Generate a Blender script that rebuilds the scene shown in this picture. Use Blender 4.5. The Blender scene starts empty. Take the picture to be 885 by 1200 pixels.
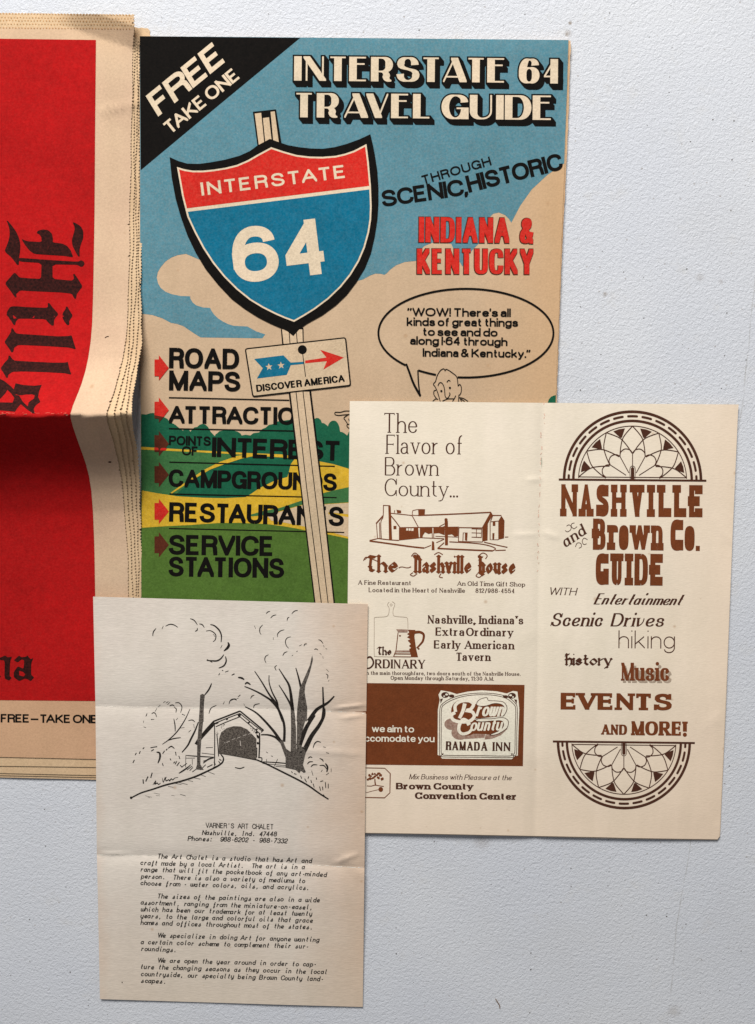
import bpy, bmesh, math, random
from mathutils import Vector, Matrix
from mathutils.geometry import delaunay_2d_cdt

sc = bpy.context.scene
R = math.radians

# ------------------------------------------------------------------ camera
F_PX, CX, CY = 1128.0, 442.5, 600.0          # focal length and centre of the 885 x 1200 photo, in its pixels
TILT = R(-5.8)
CAM = Vector((0.0, 0.05, 0.50))
cam_d = bpy.data.cameras.new('camera')
cam = bpy.data.objects.new('camera', cam_d)
sc.collection.objects.link(cam)
cam.location = CAM
cam.rotation_euler = (TILT, 0, 0)
cam_d.sensor_fit = 'VERTICAL'
cam_d.sensor_height = 24.0
cam_d.lens = 24.0 * F_PX / 1200.0
cam_d.clip_start = 0.01
cam_d.clip_end = 60.0
sc.camera = cam

# ------------------------------------------------------------------ world, lamp, exposure
world = bpy.data.worlds.new('World')
sc.world = world
world.use_nodes = True
bg = world.node_tree.nodes['Background']
bg.inputs[0].default_value = (0.95, 0.96, 1.0, 1)
bg.inputs[1].default_value = 0.18


def area_lamp(name, loc, target, sx, sy, power, col):
    d = bpy.data.lights.new(name, 'AREA')
    d.shape = 'RECTANGLE'
    d.size, d.size_y, d.energy, d.color = sx, sy, power, col
    o = bpy.data.objects.new(name, d)
    sc.collection.objects.link(o)
    o.location = loc
    o.rotation_euler = (Vector(target) - Vector(loc)).to_track_quat('-Z', 'Y').to_euler()
    return o


area_lamp('window_light', (-0.30, 1.42, 1.10), (0.04, 0.0, 0.0), 0.9, 0.55, 54.0, (1.0, 0.97, 0.93))

vs = sc.view_settings
vs.view_transform = 'Standard'
vs.look = 'None'
vs.exposure = 0.0
vs.gamma = 1.0
vs.use_curve_mapping = False
sc.cycles.max_bounces = 6

# ------------------------------------------------------------------ photo pixel -> point on a level surface
RX = Matrix.Rotation(TILT, 3, 'X')


def P(px, py, z=0.0):
    d = RX @ Vector(((px - CX) / F_PX, -(py - CY) / F_PX, -1.0))
    t = (z - CAM.z) / d.z
    return CAM + d * t


def sstep(a, b, x):
    t = min(1.0, max(0.0, (x - a) / (b - a)))
    return t * t * (3 - 2 * t)


def interp(tab, x):
    if x <= tab[0][0]:
        return tab[0][1]
    for (a, va), (b, vb) in zip(tab, tab[1:]):
        if x <= b:
            return va + (vb - va) * (x - a) / (b - a)
    return tab[-1][1]


# ------------------------------------------------------------------ materials
def lin(c):
    return tuple((v / 12.92 if v <= 0.04045 else ((v + 0.055) / 1.055) ** 2.4) for v in [x / 255 for x in c])


class NT:
    def __init__(self, name):
        self.m = bpy.data.materials.new(name)
        self.m.use_nodes = True
        self.t = self.m.node_tree
        self.bsdf = self.t.nodes['Principled BSDF']
        self.co = self.n('ShaderNodeTexCoord').outputs['Object']

    def n(self, typ, **kw):
        nd = self.t.nodes.new(typ)
        for k, v in kw.items():
            setattr(nd, k, v)
        return nd

    def link(self, a, b):
        self.t.links.new(a, b)

    def noise(self, scale, detail=2.0, rough=0.5, vec=None, dist=0.0):
        nd = self.n('ShaderNodeTexNoise')
        nd.inputs['Scale'].default_value = scale
        nd.inputs['Detail'].default_value = detail
        nd.inputs['Roughness'].default_value = rough
        nd.inputs['Distortion'].default_value = dist
        self.link(vec or self.co, nd.inputs['Vector'])
        return nd.outputs['Fac']

    def ramp(self, fac, a, b, lo=0.0, hi=1.0):
        nd = self.n('ShaderNodeMapRange')
        nd.inputs['From Min'].default_value = a
        nd.inputs['From Max'].default_value = b
        nd.inputs['To Min'].default_value = lo
        nd.inputs['To Max'].default_value = hi
        self.link(fac, nd.inputs['Value'])
        return nd.outputs['Result']

    def math(self, op, a, b=None):
        nd = self.n('ShaderNodeMath', operation=op)
        for i, v in enumerate((a, b)):
            if v is None:
                continue
            if isinstance(v, (int, float)):
                nd.inputs[i].default_value = v
            else:
                self.link(v, nd.inputs[i])
        return nd.outputs[0]

    def mix(self, fac, a, b, mode='MIX'):
        nd = self.n('ShaderNodeMix', data_type='RGBA', blend_type=mode)
        for s, v in ((nd.inputs['Factor'], fac), (nd.inputs['A'], a), (nd.inputs['B'], b)):
            if isinstance(v, (int, float)):
                s.default_value = v
            elif isinstance(v, tuple):
                s.default_value = (*v[:3], 1)
            else:
                self.link(v, s)
        return nd.outputs['Result']

    def vscale(self, sx, sy, sz):
        nd = self.n('ShaderNodeMapping')
        nd.inputs['Scale'].default_value = (sx, sy, sz)
        self.link(self.co, nd.inputs['Vector'])
        return nd.outputs['Vector']

    def xyz(self):
        nd = self.n('ShaderNodeSeparateXYZ')
        self.link(self.co, nd.inputs[0])
        return nd.outputs

    def bump(self, h, strength, dist):
        nd = self.n('ShaderNodeBump')
        nd.inputs['Strength'].default_value = strength
        nd.inputs['Distance'].default_value = dist
        self.link(h, nd.inputs['Height'])
        self.link(nd.outputs[0], self.bsdf.inputs['Normal'])
        return nd

    def done(self, col, rough=0.85, spec=0.2):
        if isinstance(col, tuple):
            self.bsdf.inputs['Base Color'].default_value = (*col, 1)
        else:
            self.link(col, self.bsdf.inputs['Base Color'])
        self.bsdf.inputs['Roughness'].default_value = rough
        self.bsdf.inputs['Specular IOR Level'].default_value = spec
        return self.m


def paper(name, c1, c2, grain=0.10, ages=(), fibre=(1.0, 1.0), bump=0.25):
    """old uncoated paper: two tones drifting over the sheet, fine grain, age tone along the edges given in ages"""
    k = NT(name)
    col = k.mix(k.ramp(k.noise(22, 3), 0.3, 0.7), lin(c1), lin(c2))
    X, Y, _ = k.xyz()
    wob = k.noise(30, 4, 0.6)
    for axis, a, b, c, amt in ages:
        pos = k.math('ADD', X if axis == 'x' else Y, k.ramp(wob, 0, 1, -0.012, 0.012))
        col = k.mix(k.ramp(pos, a, b, 0.0, amt), col, lin(c))
    band = k.noise(34, 4, 0.6, k.vscale(2.2, 0.35, 1))                    # faint show-through and handling
    col = k.mix(1.0, col, k.mix(k.ramp(band, 0.35, 0.65), (0.95, 0.955, 0.945), (1.0,) * 3), 'MULTIPLY')
    fox = k.n('ShaderNodeTexVoronoi', voronoi_dimensions='2D')
    fox.inputs['Scale'].default_value = 70
    k.link(k.co, fox.inputs['Vector'])
    fs = k.n('ShaderNodeSeparateColor')
    k.link(fox.outputs['Color'], fs.inputs[0])
    fr = k.ramp(k.math('SUBTRACT', k.ramp(fs.outputs[0], 0.80, 1.0, 0.0, 0.10), fox.outputs['Distance']), 0.0, 0.07, 0.0, 0.5)
    col = k.mix(fr, col, lin((176, 140, 104)))
    g = k.noise(900, 3, 0.7, k.vscale(fibre[0], fibre[1], 1))
    col = k.mix(1.0, col, k.mix(k.ramp(g, 0.3, 0.7), (1 - grain,) * 3, (1.0,) * 3), 'MULTIPLY')
    h = k.math('ADD', k.noise(1100, 3, 0.6, k.vscale(fibre[0], fibre[1], 1)), k.math('MULTIPLY', k.noise(70, 3), 3.0))
    k.bump(h, bump, 0.0003)
    return k.done(col)


def ink(name, c, under=(215, 190, 158), wear=0.25, mott=0.15, scale=1500, rough=0.9, grain=0.17):
    """printing ink on newsprint: mottled, with flecks where the paper shows through"""
    k = NT(name)
    c = lin(c)
    dark = tuple(v * (1 - mott) for v in c)
    light = tuple(min(1, v * (1 + mott)) for v in c)
    col = k.mix(k.ramp(k.noise(240, 3, 0.6), 0.3, 0.7), dark, light)
    col = k.mix(1.0, col, k.mix(k.ramp(k.noise(17, 3, 0.6), 0.3, 0.7), (0.84, 0.88, 0.86), (1.06, 1.05, 1.05)), 'MULTIPLY')
    f = k.ramp(k.noise(scale, 2, 0.6), 0.62, 0.80, 0.0, wear)
    col = k.mix(f, col, lin(under))
    f2 = k.ramp(k.noise(scale * 0.55, 2, 0.5), 0.3, 0.75, 0.0, wear * 0.45)
    col = k.mix(f2, col, lin(under))
    g = k.noise(1050, 3, 0.75)
    col = k.mix(1.0, col, k.mix(k.ramp(g, 0.3, 0.7), (1 - grain,) * 3, (1 + grain * .6,) * 3), 'MULTIPLY')
    k.bump(k.noise(1100, 3, 0.6), 0.25, 0.0003)
    return k.done(col, rough, 0.12)


# ------------------------------------------------------------------ flat geometry: regions, strokes
class Geo:
    """triangles in photo pixels, z holds a tiny lift in metres"""

    def __init__(self):
        self.v, self.f = [], []

    def add(self, vs, fs, dz=0.0):
        o = len(self.v)
        self.v += [(p[0], p[1], dz) for p in vs]
        self.f += [tuple(i + o for i in t) for t in fs]
        return self


def clean(poly, eps=1e-6):
    out = []
    for p in poly:
        if not out or abs(p[0] - out[-1][0]) + abs(p[1] - out[-1][1]) > eps:
            out.append((p[0], p[1]))
    if len(out) > 1 and abs(out[0][0] - out[-1][0]) + abs(out[0][1] - out[-1][1]) <= eps:
        out.pop()
    return out


def area2(p):
    return sum(a[0] * b[1] - b[0] * a[1] for a, b in zip(p, p[1:] + p[:1]))


def region(add, sub=(), eps=1e-5):
    """union of the polygons in add, minus those in sub, as triangles"""
    vs, fs = [], []
    na = 0
    for n, group in enumerate((add, sub)):
        for poly in group:
            p = clean(list(poly))
            if len(p) < 3 or abs(area2(p)) < 1e-9:
                continue
            if area2(p) < 0:
                p.reverse()
            o = len(vs)
            vs += [Vector(q) for q in p]
            fs.append(list(range(o, o + len(p))))
            if n == 0:
                na += 1
    if not fs:
        return [], []
    rv, _, rf, _, _, of = delaunay_2d_cdt(vs, [], fs, 0, eps, True)
    tris = []
    for t, o in zip(rf, of):
        if any(i < na for i in o) and not any(i >= na for i in o):
            tris.append(tuple(t))
    return [(v.x, v.y) for v in rv], tris


def catmull(pts, n=5, closed=False):
    if len(pts) < 3:
        return list(pts)
    out = []
    m = len(pts)
    rng = range(m if closed else m - 1)
    for i in rng:
        if closed:
            p0, p1, p2, p3 = pts[(i - 1) % m], pts[i], pts[(i + 1) % m], pts[(i + 2) % m]
        else:
            p0, p1, p2, p3 = pts[max(i - 1, 0)], pts[i], pts[i + 1], pts[min(i + 2, m - 1)]
        for s in range(n):
            t = s / n
            out.append(tuple(0.5 * ((2 * p1[k]) + (-p0[k] + p2[k]) * t + (2 * p0[k] - 5 * p1[k] + 4 * p2[k] - p3[k]) * t * t
                                    + (-p0[k] + 3 * p1[k] - 3 * p2[k] + p3[k]) * t ** 3) for k in (0, 1)))
    if not closed:
        out.append(tuple(pts[-1]))
    return out


def chaikin(poly, r=0.2):
    out = []
    for a, b in zip(poly, poly[1:] + poly[:1]):
        out.append((a[0] + (b[0] - a[0]) * r, a[1] + (b[1] - a[1]) * r))
        out.append((b[0] + (a[0] - b[0]) * r, b[1] + (a[1] - b[1]) * r))
    return out


def ribbon(pts, w0, w1=None, closed=False, taper=0.0, smooth=True):
    """a pen line of width w0 (to w1) along pts: list of quads"""
    w1 = w0 if w1 is None else w1
    if smooth:
        pts = catmull(pts, 5, closed)
    pts = clean(pts)
    if closed:
        pts = pts + [pts[0]]
    n = len(pts)
    if n < 2:
        return []
    L = []
    for i in range(n):
        if closed:
            a, b = pts[(i - 1) % (n - 1)], pts[(i + 1) % (n - 1)]
        else:
            a, b = pts[max(i - 1, 0)], pts[min(i + 1, n - 1)]
        dx, dy = b[0] - a[0], b[1] - a[1]
        l = math.hypot(dx, dy) or 1.0
        t = i / (n - 1)
        w = w0 + (w1 - w0) * t
        if taper:
            w *= 1 - taper * abs(2 * t - 1) ** 2
        # mitre at corners
        k = 1.0
        if 0 < i < n - 1 or closed:
            p, q = pts[max(i - 1, 0)], pts[i]
            sx, sy = q[0] - p[0], q[1] - p[1]
            sl = math.hypot(sx, sy)
            if sl > 1e-9:
                c = abs(sx * dx + sy * dy) / (sl * l)
                k = 1 / max(c, 0.6)
        h = w * 0.5 * k
        L.append(((pts[i][0] - dy / l * h, pts[i][1] + dx / l * h), (pts[i][0] + dy / l * h, pts[i][1] - dx / l * h)))
    return [hull([L[i][0], L[i][1], L[i + 1][1], L[i + 1][0]]) for i in range(n - 1)]


def ell(cx, cy, rx, ry=None, n=20, rot=0.0):
    ry = rx if ry is None else ry
    c, s = math.cos(rot), math.sin(rot)
    return [(cx + rx * math.cos(a) * c - ry * math.sin(a) * s, cy + rx * math.cos(a) * s + ry * math.sin(a) * c)
            for a in [2 * math.pi * i / n for i in range(n)]]


def arc(cx, cy, rx, ry, a0, a1, n=40):
    return [(cx + rx * math.cos(R(a0 + (a1 - a0) * i / n)), cy - ry * math.sin(R(a0 + (a1 - a0) * i / n))) for i in range(n + 1)]


def Z(ox, oy, s):
    return lambda pts: [(ox + x / s, oy + y / s) for x, y in pts]


def shape(add, sub=(), eps=1e-4):
    return Geo().add(*region(add, sub, eps))


def inset(poly, d):
    """offset a closed polygon inwards by d"""
    p = clean(poly)
    if area2(p) < 0:
        p.reverse()
    out = []
    n = len(p)
    for i in range(n):
        a, b, c = p[i - 1], p[i], p[(i + 1) % n]
        u = Vector((b[0] - a[0], b[1] - a[1])).normalized()
        v = Vector((c[0] - b[0], c[1] - b[1])).normalized()
        nu, nv = Vector((-u.y, u.x)), Vector((-v.y, v.x))
        m = nu + nv
        m = m / max(m.length_squared / 2, 0.35)
        out.append((b[0] + m.x * d, b[1] + m.y * d))
    return out


def clip(poly, a, b, keep_left=True):
    """keep the part of poly on one side of the line a-b"""
    def sd(p):
        s = (b[0] - a[0]) * (p[1] - a[1]) - (b[1] - a[1]) * (p[0] - a[0])
        return s if keep_left else -s
    out = []
    for p, q in zip(poly, poly[1:] + poly[:1]):
        sp, sq = sd(p), sd(q)
        if sp >= 0:
            out.append(p)
        if (sp > 0) != (sq > 0) and abs(sp - sq) > 1e-12:
            t = sp / (sp - sq)
            out.append((p[0] + (q[0] - p[0]) * t, p[1] + (q[1] - p[1]) * t))
    return out


# ------------------------------------------------------------------ lettering: pen skeletons
G = {
 'A': '-0,0 .41,1;.41,1 .82,0;.14,.32 .68,.32', 'B': '0,0 0,1;0,1 .36,1 h.6,.77 v.36,.53 0,.53;.36,.53 .38,.53 h.66,.27 v.38,0 0,0',
 'C': '.74,.68 v.39,1 h0,.5 v.39,0 h.74,.32', 'D': '0,0 0,1;0,1 .34,1 h.74,.5 v.34,0 0,0',
 'E': '0,0 0,1;0,1 .56,1;0,.52 .5,.52;0,0 .58,0', 'F': '0,0 0,1;0,1 .54,1;0,.5 .46,.5',
 'G': '.74,.7 v.39,1 h0,.5 v.39,0 h.76,.44;.44,.44 .76,.44;.76,.44 .76,0', 'H': '0,0 0,1;.68,0 .68,1;0,.52 .68,.52', 'I': '0,0 0,1',
 'J': '.46,1 .46,.28 v.23,0 h0,.3', 'K': '0,0 0,1;-.66,1 0,.36;.22,.56 .7,0', 'L': '0,0 0,1;0,0 .54,0',
 'M': '-0,0 0,1;0,1 .42,0;-.42,0 .84,1;.84,1 .84,0', 'N': '-0,0 0,1;0,1 .7,0;-.7,0 .7,1',
 'O': '0,.5 v.42,1 h.84,.5 v.42,0 h0,.5', 'P': '0,0 0,1;0,1 .38,1 h.64,.73 v.38,.46 0,.46',
 'Q': '0,.5 v.42,1 h.84,.5 v.42,0 h0,.5;.5,.25 .84,-.03', 'R': '0,0 0,1;0,1 .38,1 h.64,.75 v.38,.5 0,.5;.36,.5 .4,.5 h.61,.3 .64,0',
 'S': '.63,.7 v.33,1 h.03,.74 c.03,.45 .67,.58 .67,.27 v.33,0 h0,.3', 'T': '0,1 .66,1;.33,1 .33,0',
 'U': '0,1 0,.32 v.34,0;-.34,0 h.68,.32 .68,1', 'V': '0,1 .38,0;-.38,0 .76,1', 'W': '0,1 .28,0;-.28,0 .54,1;.54,1 .8,0;-.8,0 1.08,1',
 'X': '0,1 .7,0;-.7,1 0,0', 'Y': '0,1 .37,.42;-.74,1 .37,.42;.37,.42 .37,0', 'Z': '0,1 .62,1;.62,1 0,0;0,0 .64,0',
 'a': '.03,.46 v.23,.66 h.44,.46 .44,0;.44,.39 .2,.38 h0,.19 v.19,0 h.44,.22', 'b': '0,0 0,1;0,.33 v.27,.66 h.54,.33 v.27,0 h0,.33',
 'c': '.48,.44 v.26,.66 h0,.33 v.26,0 h.48,.22', 'd': '.54,0 .54,1;.54,.33 v.27,.66 h0,.33 v.27,0 h.54,.33',
 'e': '0,.34 .52,.34 v.27,.66 h0,.33 v.27,0 h.5,.19', 'f': '.12,0 .12,.78 v.34,1;0,.66 .32,.66',
 'g': '.54,.66 .54,.02 v.26,-.26 h.02,-.08;.54,.33 v.27,.66 h0,.33 v.27,0 h.54,.33', 'h': '0,0 0,1;0,.4 v.26,.66 h.5,.42 .5,0',
 'i': '0,0 0,.66;@0,1.0', 'j': '.12,.66 .12,-.1 v0,-.26;@.12,1.0', 'k': '0,0 0,1;-.46,.66 0,.22;.17,.38 .5,0', 'l': '0,0 0,1',
 'm': '0,0 0,.66;0,.42 v.22,.66 h.42,.42 .42,0;.42,.42 v.64,.66 h.84,.42 .84,0', 'n': '0,0 0,.66;0,.4 v.26,.66 h.5,.42 .5,0',
 'o': '0,.33 v.28,.66 h.56,.33 v.28,0 h0,.33', 'p': '0,-.28 0,.66;0,.33 v.27,.66 h.54,.33 v.27,0 h0,.33',
 'q': '.54,-.28 .54,.66;.54,.33 v.27,.66 h0,.33 v.27,0 h.54,.33', 'r': '0,0 0,.66;0,.36 v.32,.65',
 's': '.44,.46 v.23,.66 h.02,.48 c.02,.27 .47,.42 .47,.18 v.23,0 h0,.2', 't': '.13,.9 .13,.18 v.34,0;0,.66 .32,.66',
 'u': '0,.66 0,.24 v.24,0 h.5,.26;.5,.66 .5,0', 'v': '0,.66 .25,0;-.25,0 .5,.66', 'w': '0,.66 .2,0;-.2,0 .39,.66;.39,.66 .58,0;-.58,0 .78,.66',
 'x': '0,.66 .48,0;-.48,.66 0,0', 'y': '0,.66 .26,0;-.52,.66 .26,0;-.26,0 .17,-.2 .0,-.26', 'z': '0,.66 .44,.66;.44,.66 0,0;0,0 .46,0',
 '0': '0,.5 v.3,1 h.6,.5 v.3,0 h0,.5', '1': '0,.78 .24,1;.24,1 .24,0', '2': '0,.7 v.3,1 h.58,.72 c.58,.45 0,.35 0,0;0,0 .6,0',
 '3': '0,.76 v.29,1 h.55,.76 v.25,.53;.25,.53 h.6,.27 v.29,0 h0,.24', '4': '.44,0 .44,1;-.44,1 0,.27;0,.27 .62,.27',
 '5': '.54,1 .08,1;.08,1 .04,.48;.04,.48 c.12,.6 .2,.64 .3,.64 h.6,.32 v.3,0 h0,.24', '6': '.57,.75 v.31,1 h0,.45;0,.32 v.3,.63 h.6,.32 v.3,0 h0,.32;0,.32 0,.45',
 '7': '0,1 .56,1;.56,1 .16,0', '8': '.05,.76 v.3,1 h.55,.76 v.3,.53 h.05,.76;0,.27 v.3,.53 h.6,.27 v.3,0 h0,.27',
 '9': '.03,.25 v.29,0 h.6,.55;.6,.68 v.3,.37 h0,.68 v.3,1 h.6,.68;.6,.68 .6,.55',
 '.': '@0,0', ',': '@0,0;0,0 -.06,-.17', '!': '0,1 0,.34;@0,0', "'": '0,1 -.02,.78', '”': '@0,.95;0,.95 -.06,.78;@.24,.95;.24,.95 .18,.78',
 '-': '0,.36 .3,.36', '—': '0,.38 .84,.38', '/': '0,-.08 .4,1.02', ':': '@0,0;@0,.56', '·': '@0,.42', '~': '0,.3 c.25,.6 .45,.1 .75,.42',
 '&': '.72,0 .13,.7 c.04,.9 .2,1 .3,1 h.5,.8 c.5,.56 0,.6 0,.27 v.26,0 c.5,0 .62,.2 .66,.46',
}
G_SERIF = {'R': '0,0 0,1;0,1 .38,1 h.62,.75 v.38,.5 0,.5;.3,.5 .7,0', 'a': '.03,.5 v.22,.66 h.43,.46 .43,.12 v.54,0;.43,.4 .2,.37 h0,.19 v.18,0 h.43,.2'}
G_DECO = {'E': '0,0 0,1;0,1 .56,1;0,.72 .5,.72;0,0 .56,0', 'A': '-0,0 .46,1;.46,1 .84,0;.1,.2 .7,.2', 'R': '0,0 0,1;0,1 .3,1 h.62,.7 v.3,.4 0,.4;.18,.4 .26,.4 h.5,.2 v.72,0'}
G_ITAL = {'a': '.5,.66 .5,.12 v.6,0;.5,.33 v.25,.66 h0,.3 v.2,0 h.5,.33', 'e': '.02,.26 c.4,.3 .5,.4 .48,.52 v.28,.66 h0,.28 v.24,0 h.5,.16', 'f': '0,-.26 .12,-.26 h.24,.1 .24,.78 v.44,1;.08,.66 .42,.66',
          'v': '0,.66 .1,.0;-.1,0 c.4,.1 .5,.4 .44,.66', 'y': '0,.66 0,.24 v.2,0 h.48,.26;.5,.66 .5,0 v.1,-.27'}
G_SCRIPT = dict(G_ITAL, **{'r': '.06,0 .1,.66;.08,.36 v.46,.62', 's': '0,.02 .3,.66;.3,.66 c.26,.44 .46,.3 .42,.14 v.22,-.02 h.04,.1',
          'f': '.1,-.26 .2,.8 v.36,1;.1,-.26 c.3,-.2 .3,.0 .16,.14;.02,.6 .36,.6', 'l': '.14,1 .1,.16 v.3,0', 't': '.18,.95 .12,.16 v.32,0;0,.66 .36,.66',
          'i': '.06,.66 .06,.14 v.26,0;@.1,1.0', 'z': '0,.66 .44,.66;.44,.66 0,0;0,0 .46,0;.1,.34 .34,.34', 'w': '0,.66 0,.2 v.18,0 h.36,.3 .36,.66;.36,.3 v.54,0 h.72,.5 .74,.66',
          'n': '0,0 .04,.66;.02,.4 v.28,.66 h.46,.46 .46,.1 v.56,0', 'I': '.12,0 .12,1;0,1 .24,1;0,0 .24,0', 'u': '0,.66 0,.2 v.22,0 h.48,.26;.48,.66 .48,.1 v.58,0'})
G_BLACK = {'H': '.1,1 .1,0;0,.88 .3,1;.1,.46 .3,.62 .52,.5 .52,.08 .38,-.1;0,.52 .34,.52', 'N': '.1,.9 .1,0;0,1 .1,.9;.1,.88 .32,1 .56,.78 .56,0', 'T': '0,.82 .2,1 .66,.92;.36,.9 .3,.3 .38,.06 .56,.02'}
G_SLABHEAVY = {'E': '0,0 0,1;0,1 .5,1;0,.5 .3,.5;0,0 .5,0', 'A': '-.04,0 .34,1;-.34,1 .64,0;.2,.26 .5,.26', 'w': '0,.66 .25,.02;.25,.02 .48,.66;.48,.66 .73,.02;.73,.02 .96,.66', 'r': '0,0 0,.66;0,.44 v.26,.66 h.32,.5', 'o': '0,.33 v.18,.66 h.36,.33 v.18,0 h0,.33', 'n': '0,0 0,.66;0,.4 v.2,.66 h.4,.42 .4,0', 'B': '0,0 0,1;0,1 .28,1 h.46,.77 v.28,.53 0,.53;.28,.53 .3,.53 h.5,.27 v.3,0 0,0', 'S': '.5,.68 v.27,1 h.02,.74 c.02,.45 .52,.58 .52,.27 v.27,0 h0,.32', 'G': '.52,.74 v.27,1 h0,.5 v.27,0 h.54,.4;.34,.42 .54,.42;.54,.42 .54,.06',
               'C': '.5,.72 v.26,1 h0,.5 v.26,0 h.52,.3', 'N': '0,0 0,1;0,1 .52,0;.52,0 .52,1'}


KERN = dict(NT=.06, RA=.05, AT=.16, TA=.16, AV=.16, VA=.16, LT=.1, RT=.04, TO=.06, OT=.06, AY=.14, YA=.14, AW=.1, WA=.1, ST=.05, TT=.06, TR=.0, ET=.05, TE=.06, FA=.1, EV=.06, VE=.06, AC=.05, LA=.0, UR=.0, Ta=.1, Th=.0, AP=.0, RV=.04, VI=.04, AU=.02, AG=.04, ME=.0, CT=.04)


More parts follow.
